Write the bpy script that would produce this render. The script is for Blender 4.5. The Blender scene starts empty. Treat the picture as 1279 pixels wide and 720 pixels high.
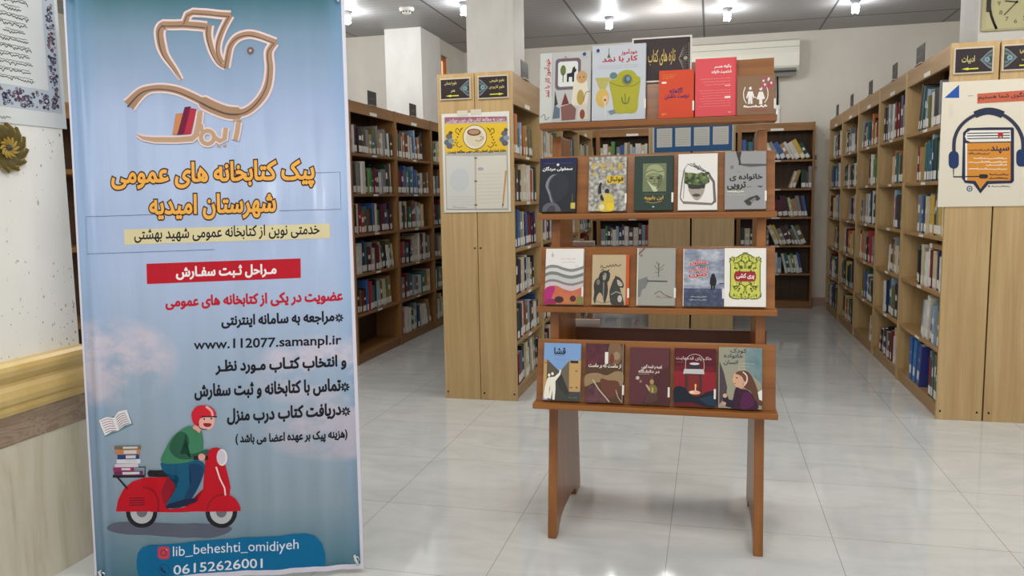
import bpy, bmesh, math, random
import numpy as np
from mathutils import Vector, Matrix
from mathutils.geometry import delaunay_2d_cdt
D = bpy.data
SC = bpy.context.scene
COL = SC.collection

# ------------------------------------------------------------------ camera
W_PX, H_PX, FPX = 1279.0, 720.0, 995.0
CAM = Vector((0, 0, 1.30))
YAW, PITCH, ROLL = [math.radians(a) for a in (-14.03, 6.40, 1.0)]
_f = Vector((math.sin(YAW)*math.cos(PITCH), math.cos(YAW)*math.cos(PITCH), -math.sin(PITCH)))
_r = Vector((math.cos(YAW), -math.sin(YAW), 0)); _d = _f.cross(_r)
RIGHT = math.cos(ROLL)*_r + math.sin(ROLL)*_d
DOWN = -math.sin(ROLL)*_r + math.cos(ROLL)*_d
cd = D.cameras.new('camera'); cam = D.objects.new('camera', cd); COL.objects.link(cam)
cd.sensor_width = 36; cd.lens = 36*FPX/W_PX; cd.clip_start = .05
m = Matrix((RIGHT, -DOWN, -_f)).transposed().to_4x4(); m.translation = CAM
cam.matrix_world = m
SC.camera = cam
SC.view_settings.view_transform = 'Standard'; SC.view_settings.look = 'None'
SC.view_settings.gamma = 1; SC.view_settings.use_curve_mapping = False
SC.view_settings.exposure = -0.05

# ------------------------------------------------------------------ world and large lights
wd = D.worlds.new('world'); SC.world = wd; wd.use_nodes = True
wd.node_tree.nodes['Background'].inputs[0].default_value = (.93, .97, 1, 1)
wd.node_tree.nodes['Background'].inputs[1].default_value = 1.1
def area(name, loc, rot, sx, sy, power, col):
    l = D.lights.new(name, 'AREA'); l.shape = 'RECTANGLE'; l.size = sx; l.size_y = sy; l.energy = power; l.color = col
    o = D.objects.new(name, l); COL.objects.link(o); o.location = loc; o.rotation_euler = rot
    return o
area('ceiling_area_fill', (-.6, 1.0, 3.05), (0, 0, 0), 6, 1.6, 60, (1, .98, .95))  # soft area fill added for the foreground, no strip fixture exists
area('ceiling_area_fill', (-.3, 3.9, 3.05), (0, 0, 0), 6, .6, 40, (1, .98, .95))  # second added area fill, also without a fixture
def lamp(loc, power, col=(1, .97, .92), rad=.12):  # bare point light added as fill, no fixture modelled
    l = D.lights.new('fill_light', 'POINT'); l.energy = power; l.shadow_soft_size = rad; l.color = col
    o = D.objects.new('fill_light', l); COL.objects.link(o); o.location = loc
for lx, ly, lp in ((-4.4, 3.8, 30), (-2.35, 4.2, 34), (.1, 4.4, 30), (2.6, 4.2, 40), (-.4, 1.0, 30), (2.6, 1.2, 34)):  # unseen fills in place of nearer bulbs, to light upright faces
    lamp((lx, ly, 2.75), lp)
lamp((-.4, 8.2, 2.84), 15, (1, .95, .88), .08); lamp((-3.6, 6.9, 2.84), 15, (1, .97, .93), .08); lamp((3.4, 7.6, 2.84), 15, (1, .95, .88), .08)  # fills added to brighten back walls and columns, no bulbs hang there
lamp((.9, .6, 2.2), 30, (1, .98, .95), .3)  # fill added to brighten the near left wall
LAMP_W = 9

# ------------------------------------------------------------------ materials
def lin(c):
    r = []
    for v in c[:3]:
        v /= 255.0
        r.append(v/12.92 if v <= .04045 else ((v+.055)/1.055)**2.4)
    return (*r, 1)
MATS = {}
def flat(c, rough=.5, metal=0, name=None, spec=.32):
    k = (tuple(c), rough, metal, spec)
    if k in MATS: return MATS[k]
    m = D.materials.new(name or 'tone_%d_%d_%d' % tuple(c[:3])); m.use_nodes = True
    b = m.node_tree.nodes['Principled BSDF']
    b.inputs['Base Color'].default_value = lin(c); b.inputs['Roughness'].default_value = rough
    b.inputs['Metallic'].default_value = metal; b.inputs['Specular IOR Level'].default_value = spec
    MATS[k] = m
    return m
class NT:
    def __init__(s, name, rough=.5):
        s.m = D.materials.new(name); s.m.use_nodes = True; s.t = s.m.node_tree
        s.b = s.t.nodes['Principled BSDF']; s.b.inputs['Roughness'].default_value = rough
    def n(s, typ, **kw):
        x = s.t.nodes.new(typ)
        for k, v in kw.items(): setattr(x, k, v)
        return x
    def l(s, a, b): s.t.links.new(a, b)
    def obj(s, scale=(1, 1, 1), rot=(0, 0, 0)):
        tc = s.n('ShaderNodeTexCoord'); mp = s.n('ShaderNodeMapping')
        mp.inputs['Scale'].default_value = scale; mp.inputs['Rotation'].default_value = rot
        s.l(tc.outputs['Object'], mp.inputs['Vector']); return mp.outputs['Vector']
    def noise(s, vec, scale, detail=4, rough=.55, dist=0):
        x = s.n('ShaderNodeTexNoise'); x.inputs['Scale'].default_value = scale; x.inputs['Detail'].default_value = detail
        x.inputs['Roughness'].default_value = rough; x.inputs['Distortion'].default_value = dist
        s.l(vec, x.inputs['Vector']); return x.outputs['Fac']
    def ramp(s, fac, stops, interp='LINEAR'):
        x = s.n('ShaderNodeValToRGB'); r = x.color_ramp; r.interpolation = interp
        while len(r.elements) < len(stops): r.elements.new(.5)
        for e, (p, c) in zip(r.elements, stops): e.position = p; e.color = lin(c)
        s.l(fac, x.inputs['Fac']); return x.outputs['Color']
    def mix(s, fac, a, b, blend='MIX'):
        x = s.n('ShaderNodeMix', data_type='RGBA', blend_type=blend)
        for sock, v in ((x.inputs[0], fac), (x.inputs[6], a), (x.inputs[7], b)):
            if hasattr(v, 'is_output'): s.l(v, sock)
            elif isinstance(v, (int, float)): sock.default_value = v
            else: sock.default_value = lin(v)
        return x.outputs[2]
    def math(s, op, a, b=None, c=None):
        x = s.n('ShaderNodeMath', operation=op)
        for i, v in enumerate((a, b, c)):
            if v is None: continue
            if hasattr(v, 'is_output'): s.l(v, x.inputs[i])
            else: x.inputs[i].default_value = v
        return x.outputs[0]
    def bump(s, h, strength=.2, dist=.01):
        x = s.n('ShaderNodeBump'); x.inputs['Strength'].default_value = strength; x.inputs['Distance'].default_value = dist
        s.l(h, x.inputs['Height']); s.l(x.outputs[0], s.b.inputs['Normal'])
    def out(s, col): s.l(col, s.b.inputs['Base Color']); return s.m
def wood(name, c1, c2, c3, axis='z', rough=.4, scale=1.0):
    t = NT(name, rough); k = 26*scale; a = 1.1*scale
    sc = {'z': (k, k, a), 'x': (a, k, k), 'y': (k, a, k)}[axis]
    v = t.obj(sc); f = t.noise(v, 1.0, 5, .6, .6)
    v2 = t.obj(tuple(x*4 for x in sc)); g = t.noise(v2, 1.0, 3, .6)
    c = t.ramp(f, [(.3, c1), (.5, c2), (.72, c3)])
    c = t.mix(t.math('MULTIPLY', g, .25), c, c1, 'MULTIPLY')
    t.bump(g, .05, .002); t.b.inputs['Specular IOR Level'].default_value = .35
    return t.out(c)
M = {}
M['beech'] = wood('beech_laminate', (178, 148, 102), (191, 162, 115), (201, 174, 128), 'z', .38)
M['beech_x'] = wood('beech_laminate_flat', (160, 124, 80), (172, 138, 92), (184, 150, 104), 'x', .4)
M['brownwood'] = wood('brown_laminate', (130, 90, 48), (147, 104, 59), (160, 117, 69), 'z', .4)
M['brownwood_x'] = wood('brown_laminate_flat', (132, 92, 50), (149, 106, 61), (162, 119, 71), 'x', .4)
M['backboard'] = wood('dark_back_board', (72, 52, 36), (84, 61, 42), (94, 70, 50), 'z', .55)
M['varnish'] = wood('varnished_orange_wood', (124, 74, 32), (144, 89, 40), (160, 103, 50), 'z', .3, .6)
M['varnish_x'] = wood('varnished_orange_wood_flat', (126, 75, 32), (147, 92, 41), (164, 107, 51), 'x', .28, .6)
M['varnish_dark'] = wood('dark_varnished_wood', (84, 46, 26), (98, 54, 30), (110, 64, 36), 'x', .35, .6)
M['white'] = flat((232, 230, 224), .5); M['paper'] = flat((226, 220, 206), .8)
M['black'] = flat((22, 22, 24), .4); M['steel'] = flat((190, 192, 195), .3, 1)

t = NT('polished_floor_tile', .1)
v = t.obj(); sep = t.n('ShaderNodeSeparateXYZ'); t.l(v, sep.inputs[0])
def grid(axis, off):
    a = t.math('DIVIDE', t.math('SUBTRACT', sep.outputs[axis], off), .6016)
    fr = t.math('FRACT', t.math('ADD', a, 100.0))
    return t.math('LESS_THAN', t.math('ABSOLUTE', t.math('SUBTRACT', fr, .5)), .4982), t.math('FLOOR', a)
gx, ix = grid(0, -1.344); gy, iy = grid(1, 3.101)
inside = t.math('MULTIPLY', gx, gy)
wn = t.n('ShaderNodeTexWhiteNoise', noise_dimensions='2D'); cb = t.n('ShaderNodeCombineXYZ')
t.l(ix, cb.inputs[0]); t.l(iy, cb.inputs[1]); t.l(cb.outputs[0], wn.inputs['Vector'])
vein = t.noise(t.obj((1.2, 3.0, 1)), 2.2, 6, .6, 1.2)
c = t.ramp(vein, [(.3, (194, 197, 196)), (.55, (205, 208, 207)), (.75, (212, 214, 213))])
c = t.mix(t.math('MULTIPLY', wn.outputs['Value'], .10), c, (186, 184, 176))
c = t.mix(inside, (138, 134, 127), c)
t.l(t.math('ADD', t.math('MULTIPLY', t.noise(t.obj(), 7, 3), .05), .035), t.b.inputs['Roughness'])
t.b.inputs['Specular IOR Level'].default_value = .7
M['floor'] = t.out(c)

t = NT('painted_wall', .75)
f = t.noise(t.obj(), 1.1, 6, .6); g = t.noise(t.obj(), 60, 3)
c = t.ramp(f, [(.3, (206, 200, 188)), (.6, (216, 211, 200)), (.8, (220, 216, 206))]); t.bump(g, .06, .003)
M['wall'] = t.out(c)
t = NT('white_column_paint', .6)
M['column'] = t.out(t.ramp(t.noise(t.obj((1, 1, .6)), 5, 5), [(.3, (226, 224, 216)), (.7, (238, 236, 230))]))
t = NT('chipped_white_wall', .7)
f = t.noise(t.obj((1, 1, .6)), 75, 3, .6); g = t.noise(t.obj(), 3.0, 3)
spot = t.math('GREATER_THAN', t.math('ADD', f, t.math('MULTIPLY', g, .25)), .80)
c = t.mix(spot, t.ramp(g, [(.3, (232, 231, 225)), (.7, (240, 239, 233))]), (158, 150, 136)); t.bump(f, .08, .003)
M['chipped'] = t.out(c)
t = NT('grey_slat_ceiling', .45)
v = t.obj(); sep = t.n('ShaderNodeSeparateXYZ'); t.l(v, sep.inputs[0])
def seam(axis, pitch, wid, off=0.0):
    fr = t.math('FRACT', t.math('ADD', t.math('DIVIDE', t.math('ADD', sep.outputs[axis], off), pitch), 100.0))
    return t.math('LESS_THAN', fr, wid)
c = t.mix(t.noise(t.obj(), .9, 3), (146, 146, 147), (166, 165, 164))
c = t.mix(t.math('MULTIPLY', seam(1, .1, .12), .35), c, (52, 52, 52))
c = t.mix(seam(0, 1.25, .016, .1), c, (62, 62, 62)); c = t.mix(seam(1, 2.4, .014, .5), c, (66, 66, 66))
M['ceiling'] = t.out(c)
t = NT('beige_stone_panel', .3)
f = t.noise(t.obj((5.5, 5.5, .7)), 1.6, 7, .62, 1.4)
M['stone'] = t.out(t.ramp(f, [(.25, (178, 166, 140)), (.45, (204, 196, 174)), (.6, (212, 205, 186)), (.8, (194, 184, 160))]))
t = NT('brown_marble_band', .25)
f = t.noise(t.obj((1, 1.2, 3)), 5, 8, .68, 1.6)
M['marble'] = t.out(t.ramp(f, [(.25, (112, 94, 76)), (.45, (164, 144, 122)), (.56, (138, 118, 98)), (.75, (186, 168, 146))]))
t = NT('yellow_cream_moulding', .35)
f = t.noise(t.obj((2, 2, 2)), 4, 4)
M['mould'] = t.out(t.ramp(f, [(.3, (204, 172, 104)), (.7, (220, 192, 128))]))
t = NT('frosted_crowd_print', .4)
f = t.noise(t.obj(), 70, 3, .5)
M['crowd'] = t.out(t.ramp(f, [(.34, (96, 96, 92)), (.5, (142, 140, 132)), (.66, (188, 184, 172))]))
def mottled(name, stops, scale, rough=.4, dist=0, sc=(1, 1, 1)):
    t = NT(name, rough); return t.out(t.ramp(t.noise(t.obj(sc), scale, 4, .6, dist), stops))

# ------------------------------------------------------------------ building helpers
def tag(o, label=None, cat=None, group=None, kind=None):
    if label: o['label'] = label
    if cat: o['category'] = cat
    if group: o['group'] = group
    if kind: o['kind'] = kind
    return o
def empty(name, loc, rz=0, label=None, cat=None, group=None):
    o = D.objects.new(name, None); COL.objects.link(o); o.location = loc; o.rotation_euler = (0, 0, rz)
    o.empty_display_size = .05
    return tag(o, label, cat, group)
class MB:
    def __init__(s): s.v = []; s.f = []; s.mi = []; s.mats = []; s.sm = []
    def mat(s, m):
        if m not in s.mats: s.mats.append(m)
        return s.mats.index(m)
    def add(s, vs, fs, m, smooth=False):
        b = len(s.v); s.v += [tuple(x) for x in vs]; k = s.mat(m)
        for f in fs: s.f.append([b+i for i in f]); s.mi.append(k); s.sm.append(smooth)
        return s
    def box(s, x0, x1, y0, y1, z0, z1, m, mx=None):
        vs = [Vector((x, y, z)) for z in (z0, z1) for y in (y0, y1) for x in (x0, x1)]
        if mx is not None: vs = [mx @ p for p in vs]
        return s.add(vs, [(0, 2, 3, 1), (4, 5, 7, 6), (0, 1, 5, 4), (1, 3, 7, 5), (3, 2, 6, 7), (2, 0, 4, 6)], m)
    def prism(s, pts, a, b, m, axis='x'):        # polygon of (p,q) extruded between a and b along axis
        n = len(pts); mk = {'x': lambda p, q, t: (t, p, q), 'y': lambda p, q, t: (p, t, q), 'z': lambda p, q, t: (p, q, t)}[axis]
        vs = [mk(p, q, a) for p, q in pts] + [mk(p, q, b) for p, q in pts]
        fs = [list(range(n))[::-1], list(range(n, 2*n))] + [(i, (i+1) % n, n+(i+1) % n, n+i) for i in range(n)]
        return s.add(vs, fs, m)
    def tube(s, pts, r, m, n=10, cap=True):
        pts = [Vector(p) for p in pts]; rs = r if isinstance(r, (list, tuple)) else [r]*len(pts)
        vs, fs = [], []; up = Vector((0, 0, 1)); prev = None
        for i, p in enumerate(pts):
            tdir = (pts[min(i+1, len(pts)-1)]-pts[max(i-1, 0)]).normalized()
            if prev is None: a = tdir.cross(up if abs(tdir.z) < .9 else Vector((1, 0, 0))).normalized()
            else: a = (prev-tdir*prev.dot(tdir)).normalized()
            prev = a; b = tdir.cross(a)
            for k in range(n):
                w = 2*math.pi*k/n; vs.append(p+rs[i]*(math.cos(w)*a+math.sin(w)*b))
        for i in range(len(pts)-1):
            for k in range(n): fs.append((i*n+k, i*n+(k+1) % n, (i+1)*n+(k+1) % n, (i+1)*n+k))
        if cap: fs += [list(range(n))[::-1], list(range((len(pts)-1)*n, len(pts)*n))]
        return s.add(vs, fs, m, True)
    def lathe(s, prof, m, n=24, c=(0, 0, 0)):    # profile of (r,z)
        vs, fs = [], []
        for r, z in prof:
            for k in range(n):
                w = 2*math.pi*k/n; vs.append((c[0]+r*math.cos(w), c[1]+r*math.sin(w), c[2]+z))
        for i in range(len(prof)-1):
            for k in range(n): fs.append((i*n+k, i*n+(k+1) % n, (i+1)*n+(k+1) % n, (i+1)*n+k))
        return s.add(vs, fs, m, True)
    def build(s, name, parent=None, bevel=0, seg=2):
        me = D.meshes.new(name); me.from_pydata(s.v, [], s.f); me.update()
        for m in s.mats: me.materials.append(m)
        for p, k, q in zip(me.polygons, s.mi, s.sm): p.material_index = k; p.use_smooth = q
        bm = bmesh.new(); bm.from_mesh(me); bmesh.ops.recalc_face_normals(bm, faces=bm.faces); bm.to_mesh(me); bm.free()
        o = D.objects.new(name, me); COL.objects.link(o)
        if parent: o.parent = parent
        if bevel:
            b = o.modifiers.new('bevel', 'BEVEL'); b.width = bevel; b.segments = seg; b.limit_method = 'ANGLE'; b.angle_limit = .6
        return o
def struct(o): o['kind'] = 'structure'; return o

# ------------------------------------------------------------------ Persian lettering (joined letter forms)
ISO = {'آ': (0xFE81, 2), 'أ': (0xFE83, 2), 'ا': (0xFE8D, 2), 'ب': (0xFE8F, 4), 'ت': (0xFE95, 4), 'ث': (0xFE99, 4), 'ج': (0xFE9D, 4),
       'ح': (0xFEA1, 4), 'خ': (0xFEA5, 4), 'د': (0xFEA9, 2), 'ذ': (0xFEAB, 2), 'ر': (0xFEAD, 2), 'ز': (0xFEAF, 2), 'س': (0xFEB1, 4),
       'ش': (0xFEB5, 4), 'ص': (0xFEB9, 4), 'ض': (0xFEBD, 4), 'ط': (0xFEC1, 4), 'ظ': (0xFEC5, 4), 'ع': (0xFEC9, 4), 'غ': (0xFECD, 4),
       'ف': (0xFED1, 4), 'ق': (0xFED5, 4), 'ل': (0xFEDD, 4), 'م': (0xFEE1, 4), 'ن': (0xFEE5, 4), 'ه': (0xFEE9, 4), 'و': (0xFEED, 2),
       'پ': (0xFB56, 4), 'چ': (0xFB7A, 4), 'ژ': (0xFB8A, 2), 'ک': (0xFB8E, 4), 'گ': (0xFB92, 4), 'ی': (0xFBFC, 4)}
def shape(s):
    out = []
    for i, ch in enumerate(s):
        if ch == '\u200c': continue
        if ch == 'ـ': out.append(ch); continue
        if ch not in ISO: out.append({'(': ')', ')': '('}.get(ch, ch)); continue
        base, nf = ISO[ch]
        pv = s[i-1] if i else ' '; nx = s[i+1] if i+1 < len(s) else ' '
        jp = pv == 'ـ' or (pv in ISO and ISO[pv][1] == 4)
        jn = nf == 4 and (nx == 'ـ' or nx in ISO)
        out.append(chr(base + (3 if jp and jn else 2 if jn else 1 if jp else 0)))
    return ''.join(reversed(out))
TXT = {}
def glyphs(s):
    """filled outline of a line of text, overlapping letters merged"""
    k = s
    if k not in TXT:
        b = shape(s) if any(ch in ISO for ch in s) else s
        cu = D.curves.new('t', 'FONT'); cu.body = b; cu.resolution_u = 3; cu.fill_mode = 'NONE'
        o = D.objects.new('t', cu); COL.objects.link(o); bpy.context.view_layer.update()
        me = D.meshes.new_from_object(o.evaluated_get(bpy.context.evaluated_depsgraph_get()))
        P = [Vector((v.co.x, v.co.y)) for v in me.vertices]; E_ = [tuple(e.vertices) for e in me.edges]
        nb = {}
        for a_, b_ in E_: nb.setdefault(a_, []).append(b_); nb.setdefault(b_, []).append(a_)
        seen = set(); loops = []
        for st in range(len(P)):
            if st in seen or st not in nb: continue
            lp = [st]; seen.add(st); cur = st+1 if st+1 in nb[st] else nb[st][0]
            while cur not in seen:
                lp.append(cur); seen.add(cur); nx = [q for q in nb[cur] if q not in seen]
                if not nx: break
                cur = nx[0]
            if len(lp) > 2: loops.append(lp)
        segs = [(P[l[q]], P[l[(q+1) % len(l)]]) for l in loops for q in range(len(l))]
        ed = [(l[q], l[(q+1) % len(l)]) for l in loops for q in range(len(l))]
        ov, _, of, *_r = delaunay_2d_cdt(P, ed, [], 0, 1e-5)
        A_ = np.array([(p.x, p.y, q.x, q.y) for p, q in segs]); V_ = np.array([(v.x, v.y) for v in ov]); keep = []
        for f in of:
            cx, cy = V_[list(f)].mean(0); up = (A_[:, 1] <= cy) != (A_[:, 3] <= cy); B_ = A_[up]
            hit = B_[:, 0]+(cy-B_[:, 1])/(B_[:, 3]-B_[:, 1])*(B_[:, 2]-B_[:, 0]) > cx
            if np.sign(B_[hit, 3]-B_[hit, 1]).sum(): keep.append(list(f))
        TXT[k] = ([(v.x, v.y) for v in ov], keep, [[(P[q].x, P[q].y) for q in l] for l in loops])
        D.objects.remove(o); D.curves.remove(cu); D.meshes.remove(me)
    return TXT[k]

# ------------------------------------------------------------------ flat printed artwork, laid in layers on a surface
def cr(pts, n=6, closed=False):                  # smooth curve through points
    P = list(pts); out = []
    N = len(P); rng = range(N if closed else N-1)
    g = (lambda i: P[i % N]) if closed else (lambda i: P[max(0, min(N-1, i))])
    for i in rng:
        p0, p1, p2, p3 = g(i-1), g(i), g(i+1), g(i+2)
        for k in range(n):
            t = k/n
            out.append(tuple(.5*(2*b+(c_-a)*t+(2*a-5*b+4*c_-d)*t*t+(3*b-a-3*c_+d)*t**3) for a, b, c_, d in zip(p0, p1, p2, p3)))
    if not closed: out.append(tuple(P[-1]))
    return out
class Art:
    """pieces drawn in input coordinates; tf turns them into metres (x right, z up) on the surface"""
    def __init__(s, tf, unit=1.0, step=.00022, base=.0004, rough=.42):
        s.tf = tf; s.unit = unit; s.lay = 0; s.step = step; s.base = base; s.cur = None; s.pieces = []; s.rough = rough; s.cyc = None
    def part(s, name, label=None, keep=False):
        s.lay = s.lay if keep else 0; s.cur = (name, label, []); s.pieces.append(s.cur); return s
    def mat(s, c): return c if not isinstance(c, tuple) else flat(c, s.rough, 0, None, .25)
    def cycle(s, k):                             # many small overlapping marks share k layers
        if k: s.cyc = (s.lay, k, 0)
        else: s.lay = s.cyc[0]+s.cyc[1]; s.cyc = None
        return s
    def put(s, vs, fs, c):
        if s.cyc: b, k, n = s.cyc; s.lay = b+1+n % k; s.cyc = (b, k, n+1)
        else: s.lay += 1
        s.cur[2].append((vs, fs, s.mat(c), s.base+s.step*s.lay)); return s
    def poly(s, pts, c): return s.put([s.tf(*p) for p in pts], [list(range(len(pts)))], c)
    def rect(s, x0, y0, x1, y1, c): return s.poly([(x0, y0), (x1, y0), (x1, y1), (x0, y1)], c)
    def rrect(s, x0, y0, x1, y1, r, c, ry=None):
        ry = ry or r; pts = []
        for cx, cy, a0 in ((x1-r, y0+ry, -90), (x1-r, y1-ry, 0), (x0+r, y1-ry, 90), (x0+r, y0+ry, 180)):
            for k in range(5):
                a = math.radians(a0+k*22.5); pts.append((cx+r*math.cos(a), cy+ry*math.sin(a)))
        return s.poly(pts, c)
    def ell(s, cx, cy, rx, ry, c, n=20, rot=0):
        a = math.radians(rot)
        return s.poly([(cx+rx*math.cos(w)*math.cos(a)-ry*math.sin(w)*math.sin(a), cy+rx*math.cos(w)*math.sin(a)+ry*math.sin(w)*math.cos(a))
                       for w in (2*math.pi*k/n for k in range(n))], c)
    def line(s, pts, w, c, closed=False):        # w in input units (one number, or one per point)
        P = [Vector(s.tf(*p)) for p in pts]; n = len(P)
        ws = [x*s.unit for x in (w if isinstance(w, (list, tuple)) else [w]*n)]
        vs = []
        for i in range(n):
            a = P[(i-1) % n] if closed or i else P[i]; b = P[(i+1) % n] if closed or i < n-1 else P[i]
            d = (b-a)
            d = d.normalized() if d.length > 1e-9 else Vector((1, 0))
            nn = Vector((-d.y, d.x))*ws[i]/2
            vs += [tuple(P[i]+nn), tuple(P[i]-nn)]
        fs = [(2*i, 2*i+1, (2*i+3) % (2*n), (2*i+2) % (2*n)) for i in range(n if closed else n-1)]
        return s.put(vs, fs, c)
    def ring(s, cx, cy, rx, ry, w, c, n=24):
        return s.line([(cx+rx*math.cos(2*math.pi*k/n), cy+ry*math.sin(2*math.pi*k/n)) for k in range(n)], w, c, True)
    def text(s, st, x0, x1, y0, y1, h, c, bold=.012, outline=None, rot=False):
        """bounding box: left-bottom (x0,y0), right-bottom (x1,y1), height h (input units, y down)"""
        vs, fs, loops = glyphs(st)
        ax, bx = min(v[0] for v in vs), max(v[0] for v in vs); ay, by = min(v[1] for v in vs), max(v[1] for v in vs)
        def mp(v):
            a = (v[0]-ax)/(bx-ax); b = (v[1]-ay)/(by-ay)
            if rot: return s.tf(x0+(x1-x0)*(1-b), y0+(y1-y0)*(1-a))      # turned to read upwards
            return s.tf(x0+(x1-x0)*a, y0+(y1-y0)*a-h*b)
        if outline:
            s.hull(loops, bold+outline[1], mp, outline[0])
        if bold > .006: s.hull(loops, bold, mp, c)
        return s.put([mp(v) for v in vs], fs, c)
    def hull(s, loops, off, mp, c):              # a pen stroke round every letter outline
        vs, fs = [], []
        for lp in loops:
            q = [p for i, p in enumerate(lp) if math.dist(p, lp[i-1]) > 1e-4]; n = len(q); b = len(vs)
            if n < 3: continue
            for i in range(n):
                d1 = Vector(q[i])-Vector(q[i-1]); d2 = Vector(q[(i+1) % n])-Vector(q[i]); d1.normalize(); d2.normalize()
                nn = Vector((-d1.y-d2.y, d1.x+d2.x)); l = nn.length
                if l < .3: nn = Vector((-d1.y, d1.x)); k = 1
                else: nn /= l; k = min(1.5, 2/l)
                nn *= off*k; vs += [mp((q[i][0]+nn.x, q[i][1]+nn.y)), mp((q[i][0]-nn.x, q[i][1]-nn.y))]
            fs += [(b+2*i, b+2*i+1, b+(2*i+3) % (2*n), b+(2*i+2) % (2*n)) for i in range(n)]
        return s.put(vs, fs, c)
    def scrawl(s, x0, x1, y, h, c, seed=0, w=None, slope=0.0):   # unreadable small handwriting
        r = random.Random(seed); n = max(5, int((x1-x0)/(h*.38))); pts = []
        for i in range(n):
            a = i/(n-1); pts.append((x0+(x1-x0)*a, y+slope*(x1-x0)*a-h*r.uniform(-.25, .75)*(1 if i % 2 else .15)))
        return s.line(cr(pts, 3), w or h*.16, c)
    def build(s, parent, y=0.0, place=None, cut=None):
        for name, label, items in s.pieces:
            if not items: continue
            mb = MB()
            for vs, fs, m, off in items:
                if cut: vs, fs = cut(vs, fs)
                mb.add([place(p[0], p[1], off) if place else (p[0], y-off, p[1]) for p in vs], fs, m)
            me = D.meshes.new(name); me.from_pydata(mb.v, [], mb.f); me.update()
            for mm in mb.mats: me.materials.append(mm)
            for p, k in zip(me.polygons, mb.mi): p.material_index = k
            o = D.objects.new(name, me); COL.objects.link(o); o.parent = parent
            if label: o['label'] = label
def px_plane(org, du, dv):
    """pixel of the photograph -> metres on a real plane through org spanned by du, dv"""
    n = du.cross(dv)
    def tf(px, py):
        r = RIGHT*((px-W_PX/2)/FPX)+DOWN*((py-H_PX/2)/FPX)+_f
        p = CAM+r*((org-CAM).dot(n)/r.dot(n))-org
        return (p.dot(du), p.dot(dv))
    return tf

# ================================================================== THE ROOM
CZ = 3.12
def slab(name, x0, x1, y0, y1, z0, z1, m): return struct(MB().box(x0, x1, y0, y1, z0, z1, m).build(name))
slab('floor', -6.2, 5.6, -3.2, 10.0, -.1, 0, M['floor'])
slab('ceiling', -6.2, 5.6, -3.2, 10.0, CZ, CZ+.1, M['ceiling'])
slab('wall_back', -3.0, 5.6, 9.76, 9.96, 0, CZ, M['wall'])
slab('wall_back_left', -6.2, -3.40, 8.45, 8.65, 0, CZ, M['wall'])
slab('wall_right', 5.4, 5.6, -3.2, 9.76, 0, CZ, M['wall'])
slab('wall_left', -6.2, -6.0, -3.2, 8.45, 0, CZ, M['wall'])
slab('trim_back_pillar', -3.40, -2.99, 8.18, 8.80, 0, CZ, M['column'])
# the left side wall behind the pillar, with a window
mb = MB(); y0, y1, z0, z1 = 8.86, 9.12, 1.9, 2.95
mb.box(-3.2, -3.0, 8.80, y0, 0, CZ, M['wall']); mb.box(-3.2, -3.0, y1, 9.96, 0, CZ, M['wall'])
mb.box(-3.2, -3.0, y0, y1, 0, z0, M['wall']); mb.box(-3.2, -3.0, y0, y1, z1, CZ, M['wall'])
struct(mb.build('wall_left_side'))
wn_ = struct(empty('window_1', (-3.06, 8.99, 1.9)))
mb = MB(); fm = flat((172, 110, 66), .5)
for a, b in ((-.13, -.10), (.10, .13)): mb.box(-.03, .03, a, b, 0, 1.05, fm)
for z in (0, .25, .5, .76, 1.01): mb.box(-.03, .03, -.10, .10, z, z+.035, fm)
mb.build('window_frame', wn_)
g = NT('sunlit_orange_pane'); g.b.inputs['Base Color'].default_value = lin((236, 190, 140))
g.b.inputs['Emission Color'].default_value = lin((255, 196, 140)); g.b.inputs['Emission Strength'].default_value = .9
MB().box(-.008, .0, -.10, .10, .03, 1.03, g.m).build('window_pane', wn_)
slab('trim_column', -2.005, -1.60, 6.6, 7.0, 0, CZ, M['column'])
slab('trim_column_right', 1.87, 2.35, 6.6, 7.05, 0, CZ, M['column'])
slab('baseboard_back', 1.13, 5.4, 9.74, 9.76, 0, .1, flat((168, 140, 124), .4))
slab('baseboard_column', -2.012, -1.593, 6.59, 7.01, 0, .1, flat((150, 128, 112), .4))

# near left wall: chipped plaster over a stone dado with a moulding
XW, YE = -2.25, 2.42
slab('wall_near_left', XW-.4, XW, -1.0, YE, .60, CZ, M['chipped'])
slab('trim_stone', XW-.4, XW+.006, -1.0, YE, 0, .515, M['stone'])
slab('trim_marble', XW-.4, XW+.008, -1.0, YE, .515, .63, M['marble'])
slab('trim_joint', XW-.39, XW+.007, -1.0, YE+.001, .511, .517, flat((206, 200, 184), .6))
prof = [(0, .615), (.012, .615), (.018, .63), (.018, .645), (.028, .655), (.034, .675), (.030, .70), (.022, .715), (.022, .725), (.032, .735),
        (.046, .752), (.050, .770), (.046, .785), (.030, .795), (0, .797)]
struct(MB().prism([(XW+a, b) for a, b in prof], -1.0, YE, M['mould'], 'y').build('trim_moulding'))

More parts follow.
